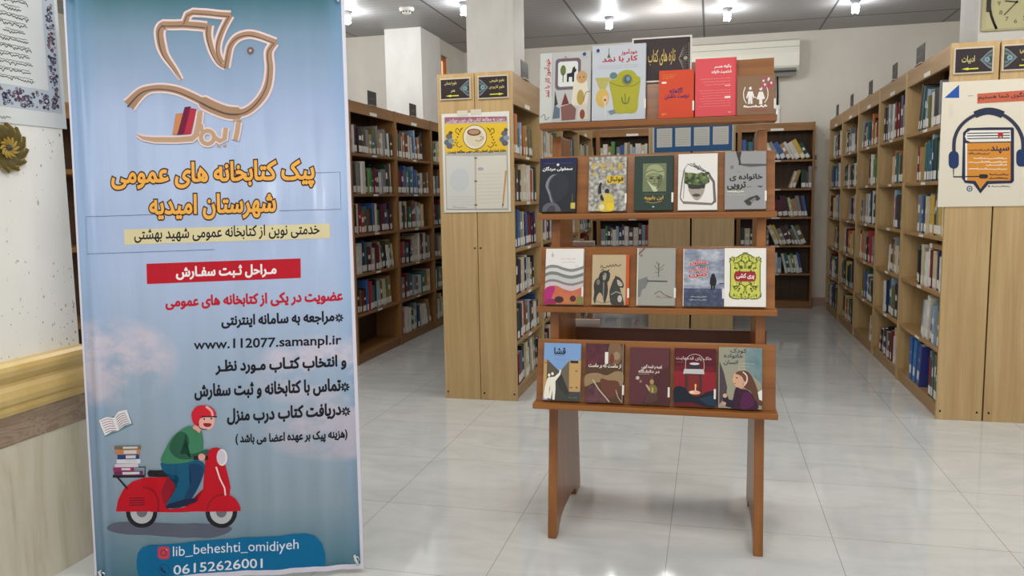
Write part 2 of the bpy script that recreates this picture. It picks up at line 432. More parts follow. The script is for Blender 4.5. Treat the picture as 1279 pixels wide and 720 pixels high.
# ================================================================== CEILING LAMPS
bulb = NT('lit_bulb'); bulb.b.inputs['Emission Color'].default_value = lin((232, 244, 255)); bulb.b.inputs['Emission Strength'].default_value = 30
disc = flat((150, 150, 150), .4)
LAMPS = [(-3.42, 7.32, 'ceiling bulb at the far left beside the banner top'), (-2.24, 7.32, 'ceiling bulb half hidden behind the white column'),
         (-1.02, 8.36, 'ceiling bulb above the sign on the display stand'), (.14, 8.36, 'ceiling bulb above the red book'),
         (1.32, 8.40, 'ceiling bulb over the right aisle, rightmost of the row')]
for x, y, lab in LAMPS:
    t_ = empty('ceiling_lamp', (x, y, CZ), 0, lab, 'lamp', 'bulbs in the grey ceiling')
    MB().lathe([(.0, 0), (.045, 0), (.048, -.006), (.034, -.02), (.03, -.035), (0, -.035)], disc).build('base', t_)
    sp = [(.026*math.cos(k*.55), .026*math.sin(k*.55), -.045-.0022*k) for k in range(34)]
    MB().tube(sp, .0095, bulb.m, 8).lathe([(0, -.035), (.022, -.037), (.028, -.047), (.02, -.06), (0, -.06)], bulb.m, 16).build('spiral_bulb', t_)
    l = D.lights.new('lamp_light', 'POINT'); l.energy = LAMP_W; l.shadow_soft_size = .03; l.color = (.95, .97, 1)
    lo = D.objects.new('lamp_light', l); COL.objects.link(lo); lo.parent = t_; lo.location = (0, 0, -.17)
t_ = empty('smoke_detector', (-2.82, 7.35, CZ), 0, 'round white smoke detector on the grey ceiling', 'smoke detector')
MB().lathe([(0, 0), (.07, 0), (.072, -.02), (.06, -.035), (0, -.035)], M['white']).build('base', t_)
mb = MB().lathe([(.048, -.035), (.05, -.045), (.035, -.056), (0, -.058)], M['white'])
mb.build('sensor_head', t_)
mb = MB()
for k in range(10): mb.box(.046, .056, -.006, .006, -.048, -.037, M['black'], Matrix.Rotation(k*math.pi/5, 4, 'Z'))
mb.build('vent', t_)

# ================================================================== BOOKCASES
SH = [.08, .40, .72, 1.04, 1.36, 1.68]
SHA = [.08, .38, .68, .98, 1.28, 1.58]
lab_white = flat((224, 222, 214), .6)
def bookcase(label, loc, rz, w, d, h, shelves, kind, group, fas=1.99, screws=False, labels=True, empty_top=True):
    """front-left-bottom corner at loc; local x to the viewer's right, y into the case"""
    side, flatm = (M['beech'], M['beech_x']) if kind == 'beech' else (M['brownwood'], M['brownwood_x'])
    o = empty('bookcase', loc, rz, label, 'bookcase', group); T = .022
    for a in (0, w-T):
        MB().box(a, a+T, 0, d, 0, h, side).build('side_panel', o, .0015)
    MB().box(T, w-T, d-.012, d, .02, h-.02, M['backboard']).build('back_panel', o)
    MB().box(T, w-T, .004, d-.012, h-.022, h-.002, flatm).build('top_panel', o)
    MB().box(T, w-T, .004, .022, fas, h-.022, flatm).build('fascia', o)
    MB().box(T, w-T, .012, .03, 0, shelves[0]-.02, flatm).build('plinth', o)
    for z in shelves:
        MB().box(T, w-T, .006, d-.012, z-.022, z, flatm).build('shelf', o, .001)
        if labels and z > .2: MB().box(w/2-.045, w/2+.045, .0035, .006, z-.019, z-.003, lab_white).build('shelf_label', o)['label'] = 'small white label on shelf edge'
    if labels: MB().box(w/2-.07, w/2+.07, .002, .004, fas+.004, fas+.03, lab_white).build('shelf_label', o)
    return o
def screws_on(o, x, pts, flip):
    for yy, zz in pts:
        s = MB().lathe([(0, 0), (.006, 0), (.006, .0012), (0, .002)], M['black'], 10).build('screw', o)
        s.rotation_euler = (0, math.radians(-90 if flip else 90), 0); s.location = (x, yy, zz)

HP = math.pi/2
A_W, C_W = .86, .93
BW = [1.03, .875, .90, .91, .88]; B_W = BW[0]; BE = [sum(BW[:i+1]) for i in range(5)]
YA, YB = 4.88, 4.905
caseA = []
for i in range(4):
    caseA.append(bookcase(['beech bookcase facing the middle aisle, end panel carries the yellow poster', 'beech bookcase second in the row behind the yellow poster',
        'beech bookcase third in the row behind the yellow poster', 'beech bookcase last in the row behind the yellow poster'][i],
        (-1.196, YA+i*A_W, 0), HP, A_W, .242, 2.085, SHA, 'beech', 'double row behind the yellow poster', 1.89))
caseA2 = []
for i in range(2):
    caseA2.append(bookcase(['beech bookcase turned to the left aisle, its end beside the aisle floor', 'beech bookcase second in the row turned to the left aisle'][i],
        (-1.684, YA+(i+1)*A_W, 0), -HP, A_W, .242, 2.085, SHA, 'beech', 'double row behind the yellow poster', 1.89))
caseB = []
for i in range(5):
    caseB.append(bookcase(['beech bookcase nearest on the right aisle beside the headphone poster', 'second beech bookcase along the right aisle', 'third beech bookcase along the right aisle',
        'fourth beech bookcase along the right aisle', 'last beech bookcase of the right aisle by the back wall'][i],
        (1.265, YB+BE[i], 0), -HP, BW[i], .236, 2.1, SH, 'beech', 'right aisle bookcases'))
caseB2 = bookcase('beech bookcase backing on the right aisle row, its end behind the headphone poster', (1.745, YB, 0), HP, B_W, .236, 2.1, SH, 'beech', 'right aisle bookcases')
caseC = []
for i in range(3):
    caseC.append(bookcase(['brown bookcase just right of the banner with an empty bottom shelf', 'brown bookcase second from the banner on the left', 'brown bookcase third from the banner, mostly behind the yellow poster'][i],
        (-2.70, 5.745+i*C_W, 0), HP, C_W, .25, 2.08, SH, 'brown', 'left aisle bookcases', 1.99))
low = bookcase('low brown bookcase glimpsed between the white wall and the banner', (-2.70, 2.62, 0), HP, .86, .25, 1.75, [.08, .42, .78, 1.12, 1.46], 'brown', None, 1.68, labels=False)
caseE = []
for i in range(4):
    caseE.append(bookcase(['brown bookcase at the back wall, leftmost behind the stand', 'brown bookcase at the back wall, second from the left', 'brown bookcase at the back wall behind the blue notice', 'brown bookcase at the back wall, rightmost with leaning books'][i],
        (1.117-.805*(4-i), 9.50, 0), 0, .805, .24, 2.09, SH, 'brown', 'bookcases on the back wall', 2.0))
caseD = [bookcase('pale bookcase behind the stand, left half of the end with blue notice', (-.59, 7.93+.9, 0), -HP, .9, .398, 2.0, SH, 'beech', 'double case behind the stand', 1.9, labels=False),
         bookcase('pale bookcase behind the stand, right half of the end with blue notice', (.222, 7.93, 0), HP, .9, .398, 2.0, SH, 'beech', 'double case behind the stand', 1.9, labels=False)]
screws_on(caseA[0], 0, [(.225, .99), (.02, .045), (.22, .045)], True)
screws_on(caseA2[0], A_W, [(.225, .99), (.02, .045)], False)
screws_on(caseB[0], B_W, [(.21, .05), (.02, .05)], False)
screws_on(caseB2, 0, [(.21, .05)], True)

# small section cards standing on the bookcase tops
def sec_card(case, w, h_case, lab, x=None, cw=.17):
    mx = case.matrix_basis; p = mx @ Vector(((w/2 if x is None else x), .012, h_case-.002))
    o = empty('section_card', p, case.rotation_euler.z, lab, 'sign', 'small dark section cards on the bookcase tops')
    MB().box(-cw/2, cw/2, -.002, .002, 0, .118, flat((58, 52, 50), .5)).build('card', o)
    a = Art(lambda u, v: (u, v)); a.part('lettering')
    a.line([(-cw*.42, .01), (cw*.42, .01), (cw*.42, .108), (-cw*.42, .108)], .004, (96, 90, 84), True)
    a.scrawl(-cw*.3, cw*.3, .06, .03, (120, 112, 102), 3)
    a.build(o, -.002)
    MB().box(-cw*.4, cw*.4, -.02, .012, 0, .003, flat((210, 208, 200), .4)).build('foot', o)
    return o
for i, c_ in enumerate(caseC[:2]): sec_card(c_, C_W, 2.08, ['dark section card on top of the brown bookcase next to banner', 'dark section card on top of the second brown bookcase'][i], .47)
sec_card(caseA[0], A_W, 2.085, 'dark section card on top of the bookcase behind yellow poster', .40, .2)
for i, c_ in enumerate(caseB): sec_card(c_, BW[i], 2.1, 'dark section card on top of the %s right aisle bookcase' % ['nearest', 'second', 'third', 'fourth', 'farthest'][i], .30 if i == 0 else .45, .20 if i == 0 else .15)

# ================================================================== SHELVED BOOKS
PAL = [('white', (206, 203, 194), 15), ('cream', (198, 184, 152), 9), ('grey', (128, 130, 132), 9), ('dark green', (36, 66, 54), 5), ('teal', (48, 104, 108), 5),
       ('navy blue', (34, 46, 84), 6), ('blue', (58, 92, 148), 5), ('pale blue', (140, 164, 184), 5), ('dark red', (110, 28, 34), 6), ('red', (164, 52, 48), 3),
       ('black', (30, 30, 34), 8), ('brown', (92, 66, 48), 5), ('olive', (104, 100, 58), 3), ('tan', (160, 128, 86), 5), ('maroon', (78, 30, 44), 3), ('green', (84, 136, 74), 2),
       ('dark grey', (62, 66, 72), 6), ('purple', (78, 58, 98), 1), ('yellow', (198, 168, 70), 1), ('orange', (188, 106, 52), 1)]
PW = [p[2] for p in PAL]
page_m = flat((214, 204, 180), .85); sticker = flat((222, 220, 214), .5)
def book_bits(t, h, d, mb_c, mb_p, mb_s, cm, mx, band=None, mb_b=None):
    c = .0025
    mb_c.box(0, t, 0, c, 0, h, cm, mx); mb_c.box(0, c, c, d, 0, h, cm, mx); mb_c.box(t-c, t, c, d, 0, h, cm, mx)
    mb_p.box(c, t-c, c, d-.004, .003, h-.004, page_m, mx)
    if mb_s is not None:
        mb_s.box(t*.08, t*.92, -.0008, 0, .012, .012+min(.05, h*.24), sticker, mx)
        if band: (mb_b or mb_s).box(t*.2, t*.8, -.0006, 0, h*.52, h*(.52+band), sticker, mx)
ORD = ['', 'second ', 'third ', 'fourth ', 'fifth ', 'sixth ', 'seventh ', 'eighth ', 'ninth ', 'tenth ', 'eleventh ', 'twelfth ', 'thirteenth ', 'fourteenth ', 'fifteenth ',
       'sixteenth ', 'seventeenth ', 'eighteenth ', 'nineteenth ', 'twentieth ', 'twenty-first ', 'twenty-second ', 'twenty-third ', 'twenty-fourth ', 'twenty-fifth ']
STUFF = {}
NB = [0]
def fill(case, w, z, hmax, desc, shelf, frac, sup='R', lean=0.0, nlean=4, seed=0, single=True, dep=.24, tmul=1.0, hmul=1.0, cols=None):
    """a row of books packed against one side panel; the last few lean towards the rest"""
    r = random.Random(seed*7919+13); T = .024; L0, R0 = T, w-T; span = (R0-L0)*frac
    books = []; used = 0.0
    base_h = r.uniform(.20, .235)
    while True:
        t = r.choice((.022, .028, .034, .040, .046, .054))*r.uniform(.9, 1.1)*tmul
        h = min(base_h*r.uniform(.84, 1.12)*hmul, hmax-.02)
        if used+t > span: break
        books.append([t, h, r.choices(PAL, PW)[0] if cols is None else r.choice(cols), r.uniform(.155, .185)]); used += t
        if r.random() < .25: base_h = r.uniform(.19, .245)
    if lean == 0: nlean = 0
    up = books[:len(books)-nlean] if nlean else books; ln = books[len(books)-nlean:] if nlean else []
    out = []; x = L0+.001
    for t, h, c, d in up: out.append((x, t, h, c, d, 0.0)); x += t+r.uniform(.0005, .0025)
    lastx, lasth = x, (up[-1][1] if up else hmax-.03)
    if ln:
        hm = max(b[1] for b in ln); a = lean; piv = lastx+min(lasth, hm)*math.sin(a)+.003
        for t, h, c, d in ln:
            if piv+t/math.cos(a)+.004 > R0: break
            out.append((piv, t, h, c, d, a)); piv += t/math.cos(a)+.0012
    if sup == 'R':                                # mirror: packed against the right panel, books lean to the right
        out = [(w-(x+(t if a == 0 else 0)), t, h, c, d, -a) for x, t, h, c, d, a in out][::-1]
    n = 0
    for x, t, h, c, d, a in out:
        y0 = .012+r.uniform(0, .022); NB[0] += 1
        if a == 0: loc = Vector((x, y0, z+.0006)); lm = Matrix.Translation(loc)
        elif a > 0: lm = Matrix.Translation((x, y0, z+.0006)) @ Matrix.Rotation(-a, 4, 'Y')
        else: lm = Matrix.Translation((x, y0, z+.0006)) @ Matrix.Rotation(-a, 4, 'Y') @ Matrix.Translation((-t, 0, 0))
        cm = flat(c[1], .42); band = r.choice((None, .1, .16, .22)) if r.random() < .6 else None
        d = min(dep-.04, d)
        if single:
            cb_, pb, sb = MB(), MB(), MB(); I = Matrix.Identity(4)
            tb = MB(); book_bits(t, h, d, cb_, pb, sb, cm, I, band, tb)
            o = cb_.build('book'); o.matrix_world = case.matrix_basis @ lm
            pb.build('page_block', o); sb.build('spine_label', o)
            if tb.v: tb.build('title_band', o)
            tag(o, '%s book, %s from left, %s shelf of %s' % (c[0], (ORD[n].strip() or 'first'), shelf, desc), 'book', 'books on the %s shelf of the %s' % (shelf, desc))
        else:
            mb = STUFF.setdefault('b', MB()); book_bits(t, h, d, mb, mb, mb, cm, case.matrix_basis @ lm, band)
        n += 1
SN = ['bottom', 'fifth', 'fourth', 'third', 'second', 'top']
def hgt(sh, k, fas): return (sh[k+1]-.022 if k < len(sh)-1 else fas)-sh[k]
dA = 'bookcase behind the yellow poster'
for k in range(6): fill(caseA[0], A_W, SHA[k], hgt(SHA, k, 1.89), dA, SN[k], [.86, .9, .8, .84, .86, .74][k], 'L', [.22, .1, .0, .12, 0, .18][k], 5, 100+k, hmul=.98, tmul=1.25)
dB = 'nearest right aisle bookcase'
for k in range(6): fill(caseB[0], B_W, SH[k], hgt(SH, k, 1.99), dB, SN[k], [.32, .46, .66, .66, .72, .72][k], 'R', [.0, .22, .0, .0, .0, .24][k], 4, 200+k, tmul=1.3, hmul=1.12)
dB2 = 'second right aisle bookcase'
for k in range(6): fill(caseB[1], BW[1], SH[k], hgt(SH, k, 1.99), dB2, SN[k], [.74, .70, .46, .36, .52, .92][k], 'R', [.26, .0, .16, .0, .0, .0][k], 3, 210+k, tmul=1.2, hmul=1.08)
dC = 'brown bookcase beside the banner'
for k in range(1, 6): fill(caseC[0], C_W, SH[k], hgt(SH, k, 1.99), dC, SN[k], [0, .84, .96, .94, .96, .94][k], 'L', [0, .1, .2, .06, .05, .08][k], 7, 300+k, tmul=1.2)
dC2 = 'second brown bookcase from the banner'
for k in range(6): fill(caseC[1], C_W, SH[k], hgt(SH, k, 1.99), dC2, SN[k], [.96, .92, .9, .78, .94, .8][k], 'L', [.3, .04, 0, .05, .0, .12][k], 8, 310+k, False, tmul=1.2)
for i in (2,):
    for k in range(6): fill(caseC[i], C_W, SH[k], hgt(SH, k, 1.99), '', '', [.9, .8, .85, .9, .8, .9][k], 'L', .12, 4, 320+i*10+k, False)
for i in (1, 2, 3):
    for k in range(6): fill(caseA[i], A_W, SHA[k], hgt(SHA, k, 1.89), '', '', [.9, .8, .86, .7, .9, .84][(k+i) % 6], 'L', [0, .15, .1][k % 3], 4, 120+i*10+k, False)
for i in (2, 3, 4):
    for k in range(6): fill(caseB[i], BW[i], SH[k], hgt(SH, k, 1.99), '', '', [.5, .9, .86, .7, .9, .84][(k+i) % 6] if not (i == 2 and k == 0) else .2, 'R', [.15, 0, .1][k % 3], 3, 220+i*10+k, False)
for i in range(4):
    for k in range(1 if i == 3 else 0, 6):
        fill(caseE[i], .805, SH[k], hgt(SH, k, 2.0), '', '', [.9, .84, .9, .88, .84 if i < 3 else .24, .92][k], 'R' if i == 3 and k == 4 else 'L', [.3, .22, .42, .20, .3, .5][k] if i == 3 else .12, [4, 6, 9, 10, 2, 12][k] if i == 3 else 3, 400+i*10+k, False)
tag(STUFF['b'].build('shelved_books'), 'rows of assorted books on the farther shelves along both aisles and the back wall', 'books', None, 'stuff')

# a few special volumes on the nearest right-hand bookcase
def box_file(case, x, y, z, w, d, h, lean, c, label):
    o = MB().box(0, w, 0, .004, 0, h, flat(c, .35)).box(0, .004, .004, d, 0, h, flat(c, .35)).box(w-.004, w, .004, d, 0, h, flat(c, .35)).build('book', None, .001)
    o.matrix_world = case.matrix_basis @ Matrix.Translation((x+w, y, z)) @ Matrix.Rotation(lean, 4, 'Y') @ Matrix.Translation((-w, 0, 0))
    MB().box(.008, w-.008, .006, d-.006, .004, h-.006, page_m).build('page_block', o)
    MB().box(w*.2, w*.8, -.001, 0, h*.14, h*.34, sticker).build('spine_label', o)
    rg = MB().lathe([(.008, -.0005), (.012, -.0005), (.012, .0015), (.008, .0015)], M['steel'], 14).build('finger_ring', o)
    rg.rotation_euler = (HP, 0, 0); rg.location = (w/2, 0, h*.62)
    return tag(o, label, 'book', 'blue bound volumes on the bottom right shelf')
box_file(caseB[0], .30, .015, SH[0]+.001, .065, .19, .280, .0, (44, 92, 160), 'bright blue bound volume leftmost on the bottom shelf of nearest right bookcase')
box_file(caseB[0], .385, .015, SH[0]+.001, .07, .19, .275, .12, (46, 110, 176), 'light blue bound volume leaning in the middle of the bottom right shelf')
box_file(caseB[0], .500, .012, SH[0]+.001, .07, .19, .27, .20, (58, 66, 138), 'indigo bound volume leaning against the books on the bottom right shelf')
cb_, pb, sb = MB(), MB(), MB(); book_bits(.03, .30, .17, cb_, pb, sb, flat((150, 116, 74), .5), Matrix.Identity(4))
o = cb_.build('book'); o.matrix_world = caseB[0].matrix_basis @ Matrix.Translation((.62, .03, SH[2]+.27)) @ Matrix.Rotation(HP, 4, 'Y')
pb.build('page_block', o); sb.build('spine_label', o)
tag(o, 'brown book lying flat across the upright books, fourth shelf of nearest right bookcase', 'book')

# ================================================================== THE BOOK DISPLAY STAND
XL, XR = -.595, .196
stand = empty('display_stand', ((XL+XR)/2, 3.17, 0), 0, 'orange varnished wooden book display stand with four sloping racks', 'display stand')
sx, sy = (XL+XR)/2, 3.17
def sl(v): return v                                             # stand parts are modelled in world space, then shifted
panel = [(2.876, 0), (2.915, 0), (2.945, .022), (2.985, .042), (3.05, .052), (3.22, .052), (3.30, .045), (3.335, .030), (3.35, 0), (3.465, 0), (3.275, 1.535), (3.068, 1.535)]
for a in (XL, XR-.034):
    MB().prism([(p-sy, q) for p, q in panel], a-sx, a+.034-sx, M['varnish']).build('side_panel', stand, .003)
RK = {4: (2.845, .538, 2.885, .766, 2.935), 3: (2.920, .893, 2.952, 1.112, 2.998), 2: (2.962, 1.240, 2.990, 1.457, 3.036), 1: (2.985, 1.579, 3.075, 1.792, 3.105)}
X0, X1 = -.640, .236
def rack(yl, z, yb, zt, yt, back=False, x0=X0, x1=X1):
    f = (lambda y: 2*sy-y) if back else (lambda y: y)
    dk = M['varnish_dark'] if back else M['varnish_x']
    ye = 3.09 if z > 1.5 else yb+.05
    a, b = sorted((f(yl), f(ye)))
    MB().box(x0-sx, x1-sx, a-sy, b-sy, z-.022, z, M['varnish_x']).build('ledge', stand, .003)
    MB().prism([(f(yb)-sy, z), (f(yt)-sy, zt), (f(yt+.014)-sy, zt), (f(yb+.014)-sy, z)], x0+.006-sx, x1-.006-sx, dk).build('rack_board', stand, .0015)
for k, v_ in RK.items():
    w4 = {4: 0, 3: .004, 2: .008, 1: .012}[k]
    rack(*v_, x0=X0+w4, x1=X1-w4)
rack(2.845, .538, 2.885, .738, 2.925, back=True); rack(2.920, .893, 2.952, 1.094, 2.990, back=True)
# little hinge at the right end of the top ledge
MB().box(X1-.012-sx, X1-.006-sx, -.12, -.10, 1.561, 1.60, M['steel']).build('bracket', stand)

def lay_book(k, x0, x1, h, label, paint, bg, t=.018, spine=None, sticker_side=True, hz=0.0, edge=None, yoff=0.0):
    yl, z, yb, zt, yt = RK[k]
    a = math.atan2(yt-yb, zt-z); w = x1-x0
    o = empty('book', (x0, yb-.0008-yoff, z+t*math.sin(a)*0+.0006), 0, label, 'book', 'books shown on the display stand')
    o.rotation_euler = (-a, 0, 0)
    o.location.z += t*math.sin(a)+.0006
    c = .002; cm = bg if not isinstance(bg, tuple) else flat(bg, .5, 0, None, .25)
    MB().box(0, w, -t, -t+c, 0, h, cm).build('front_cover', o)
    mb = MB().box(0, w, -c, 0, 0, h, cm); mb.box(w-c, w, -t, 0, 0, h, flat(spine, .4) if spine else cm); mb.build('back_cover', o)
    MB().box(.002, w-c-.0004, -t+c, -c, .002, h-.003, page_m).build('page_block', o)
    ar = Art(lambda u, v: (u*w, h*(1-v)), w, .00005, .0003, .5)
    ar.part('cover_print'); paint(ar, h/w); ar.build(o, -t)
    if sticker_side:
        MB().box(w-.006, w+.0008, -t-.0016, -t+.012, h*.14, h*.14+.036, sticker).build('spine_label', o)['label'] = 'small white library sticker at the spine'
    return o

# ---- cover designs (u to the right, v downwards)
def felt_dog(a, q):
    a.rect(.0, .0, .24, 1, (196, 198, 192)); a.rect(.235, .02, .245, .62, (150, 150, 146))
    a.rrect(.30, .09, .80, .54, .07, (106, 92, 104), .055); a.rrect(.355, .135, .745, .495, .05, (214, 216, 210), .04)
    a.line([(.44, .13), (.50, .06), (.56, .12)], .012, (120, 60, 60))
    a.ell(.455, .26, .055, .075, (96, 112, 60)); a.rect(.445, .32, .462, .43, (50, 52, 44))
    a.poly([(.53, .43), (.53, .31), (.62, .30), (.645, .22), (.665, .225), (.68, .20), (.69, .24), (.72, .26), (.70, .29), (.675, .30), (.67, .43), (.635, .43), (.63, .36), (.57, .36), (.565, .43)], (26, 26, 30))
    a.poly([(.62, .76), (.66, .46), (.72, .38), (.92, .40), (.96, .62), (.92, .8)], (216, 206, 186)); a.ell(.82, .37, .105, .09, (190, 150, 100))
    a.ell(.78, .37, .012, .01, (60, 40, 30)); a.ell(.86, .37, .012, .01, (60, 40, 30)); a.ell(.80, .66, .07, .11, (170, 146, 70))
    a.poly([(.5, .58), (.58, .74), (.43, .76)], (112, 44, 48)); a.poly([(.30, .54), (.36, .74), (.29, .78)], (52, 58, 62)); a.poly([(.29, .76), (.40, .80), (.40, .94), (.26, .95)], (92, 108, 124))
    a.poly([(.42, .78), (.62, .74), (.72, .82), (.70, .97), (.44, .98)], (126, 86, 78)); a.poly([(.76, .80), (.9, .74), (.97, .98), (.74, .98)], (200, 190, 178)); a.ell(.84, .9, .05, .07, (128, 66, 50))
    a.line(cr([(.02, .92), (.1, .88), (.12, .96), (.2, .92)]), .012, (110, 120, 104)); a.line(cr([(.86, .72), (.9, .6), (.98, .58)]), .014, (120, 100, 90))
    a.ell(.865, .045, .035, .025, (44, 66, 118)); a.scrawl(.80, .93, .09, .018, (120, 122, 130), 4)
    a.text('خودآموز کار با نمد', .085, .215, .085, .64, 0, (184, 44, 62), .02, rot=True)
def felt_bag(a, q):
    a.ell(.105, .065, .032, .026, (44, 66, 118)); a.scrawl(.05, .17, .105, .016, (120, 122, 130), 5)
    a.line([(.31, .04), (.31, .15)], .01, (70, 76, 80)); a.poly([(.31, .10), (.345, .17), (.275, .17)], (84, 94, 84))
    a.text('خودآموز', .54, .84, .145, .145, .075, (178, 40, 56), .03); a.text('کار با نمد', .19, .84, .24, .24, .085, (178, 40, 56), .03)
    for i in range(2): a.scrawl(.1, .86, .28+i*.03, .014, (134, 138, 148), 9+i)
    a.poly([(.06, .43), (.34, .43), (.28, .54), (.24, .60), (.16, .60), (.12, .54)], (176, 168, 92)); a.ell(.2, .70, .125, .125, (202, 170, 86)); a.ell(.25, .72, .05, .05, (214, 184, 150))
    a.ell(.40, .41, .07, .045, (92, 122, 118))
    a.poly(cr([(.32, .48), (.44, .46), (.50, .38), (.62, .345), (.76, .36), (.84, .43), (.90, .47), (.87, .7), (.83, .90), (.62, .915), (.44, .90), (.38, .7)], 4, True), (166, 162, 42))
    a.line(cr([(.34, .50), (.5, .55), (.65, .56), (.8, .55), (.89, .5)]), .016, (126, 124, 34))
    a.ell(.655, .475, .10, .075, (134, 130, 50)); a.ell(.66, .47, .07, .055, (70, 90, 96)); a.ell(.675, .46, .035, .03, (110, 140, 156))
    a.line(cr([(.56, .70), (.58, .77), (.63, .79), (.68, .77), (.70, .70)]), .018, (86, 96, 50)); a.line([(.62, .66), (.63, .79)], .014, (86, 96, 50))
    a.line([(.25, .74), (.26, .97)], .02, (206, 208, 210)); a.ell(.25, .73, .025, .018, (168, 84, 66)); a.poly([(.30, .88), (.42, .86), (.46, .91), (.36, .93)], (112, 134, 140))
def orange_cover(a, q):
    for i in range(3): a.scrawl(.1, .5-.05*i, .10+i*.035, .022, (236, 190, 80), 20+i)
    a.rect(.08, .235, .21, .275, (236, 226, 220))
    a.part('title_lettering', keep=True); a.text('آگاهانه', .30, .68, .475, .475, .10, (72, 32, 96), .03); a.part('title_lettering', keep=True); a.text('دوست داشتن', .17, .86, .61, .61, .13, (72, 32, 96), .03)
    a.text('۱۲۰', .09, .24, .94, .94, .045, (232, 170, 60), .02)
def coral_cover(a, q):
    a.part('title_lettering', keep=True); a.text('چگونه همسر', .46, .88, .185, .185, .07, (240, 228, 224), .03); a.part('title_lettering', keep=True); a.text('شخصیت خانواده', .40, .88, .275, .275, .07, (240, 228, 224), .03)
    a.part('small_print', keep=True)
    for i in range(3): a.scrawl(.12+.06*i, .86, .36+i*.05, .018, (240, 150, 146), 30+i, .006)
    a.rect(.72, .475, .86, .49, (240, 190, 186))
    for i in range(7): a.scrawl(.1+.04*(i % 3), .86, .56+i*.045, .016, (238, 140, 138), 40+i, .006)
    a.rect(.72, .665, .86, .70, (240, 220, 216)); a.rect(.8, .935, .88, .945, (240, 200, 196)); a.rect(.975, 0, 1, 1, (198, 52, 66))
def couple_cover(a, q):
    W = (232, 228, 222)
    a.line(cr([(.22, .28), (.175, .42), (.19, .58), (.25, .70)]), .022, W); a.line(cr([(.76, .28), (.80, .42), (.79, .58), (.72, .70)]), .022, W)
    a.ell(.35, .32, .035, .04, W); a.poly([(.29, .40), (.41, .40), (.46, .56), (.43, .58), (.40, .50), (.41, .72), (.36, .72), (.35, .60), (.34, .72), (.29, .72), (.30, .50), (.27, .58), (.24, .56)], W)
    a.ell(.62, .34, .04, .045, W); a.poly([(.57, .42), (.67, .42), (.73, .60), (.66, .62), (.66, .74), (.58, .74), (.58, .62), (.51, .60)], W); a.ell(.485, .56, .016, .018, W)
    r = random.Random(3)
    for i in range(16): a.ell(.60+.33*r.random(), .08+.27*r.random(), .03, .036, [(206, 60, 110), (232, 200, 210), (186, 40, 90)][i % 3], 8)
    a.scrawl(.18, .78, .80, .06, (238, 234, 228), 8, .03); a.scrawl(.34, .78, .89, .035, (190, 66, 90), 9, .012)
def symphony(a, q):
    a.rect(0, 0, 1, .14, (28, 34, 72))
    a.part('title_lettering', keep=True); a.text('سمفونی مردگان', .08, .88, .245, .245, .085, (226, 226, 224), .035); a.ell(.49, .125, .04, .028, (226, 226, 224), 5); a.scrawl(.12, .86, .10, .014, (120, 122, 150), 2)
    a.poly(cr([(.46, .29), (.66, .31), (.78, .42), (.78, .58), (.68, .72), (.5, .82), (.36, .83), (.28, .66), (.22, .52), (.30, .36)], 4, True), (46, 48, 56))
    a.poly(cr([(.50, .295), (.36, .36), (.28, .46), (.27, .54), (.31, .62), (.36, .74), (.42, .83), (.36, .83), (.28, .70), (.22, .56), (.22, .44), (.32, .33)], 4, True), (78, 80, 88))
    a.poly(cr([(.42, .30), (.30, .33), (.20, .42), (.17, .52), (.22, .62), (.27, .70), (.31, .80), (.37, .83), (.33, .74), (.28, .62), (.235, .54), (.27, .42), (.34, .35)], 4, True), (126, 130, 136))
    a.poly(cr([(.10, 1.0), (.12, .90), (.24, .84), (.40, .83), (.52, .88), (.60, .97), (.6, 1.0)], 4), (92, 92, 98)); a.poly(cr([(.2, 1.0), (.3, .9), (.42, .9), (.46, 1.0)], 4), (64, 64, 70))
    a.rect(.86, .84, .98, .95, (196, 176, 84)); a.line([(.90, .68), (.90, .84)], .012, (120, 108, 60))
def pele(a, q):
    Y = (196, 164, 58)
    for ch, u in (('P', .09), ('E', .33), ('L', .58), ('E', .78)): a.text(ch, u, u+.13, .23, .23, .11, Y, .02)
    a.rect(.09, .30, .2, .335, Y); a.scrawl(.2, .45, .34, .03, (220, 214, 190), 3); a.rrect(.47, .355, .92, .50, .03, (206, 172, 50)); a.text('فوتبال', .50, .91, .48, .48, .11, (30, 28, 22), .03)
    a.line([(.30, .68), (.295, .55), (.33, .48)], [.09, .07, .05], (36, 32, 28)); a.ell(.49, .64, .06, .05, (44, 36, 30)); a.ell(.39, .75, .085, .06, (40, 36, 32))
    a.poly(cr([(.36, .68), (.50, .68), (.64, .72), (.68, .86), (.66, 1.0), (.30, 1.0), (.28, .88), (.42, .82)], 3, True), (204, 178, 60)); a.ell(.58, .92, .10, .07, (222, 190, 40)); a.ell(.36, .93, .07, .05, (210, 204, 180))
    a.line([(.37, .67), (.46, .74)], .06, (190, 176, 150))
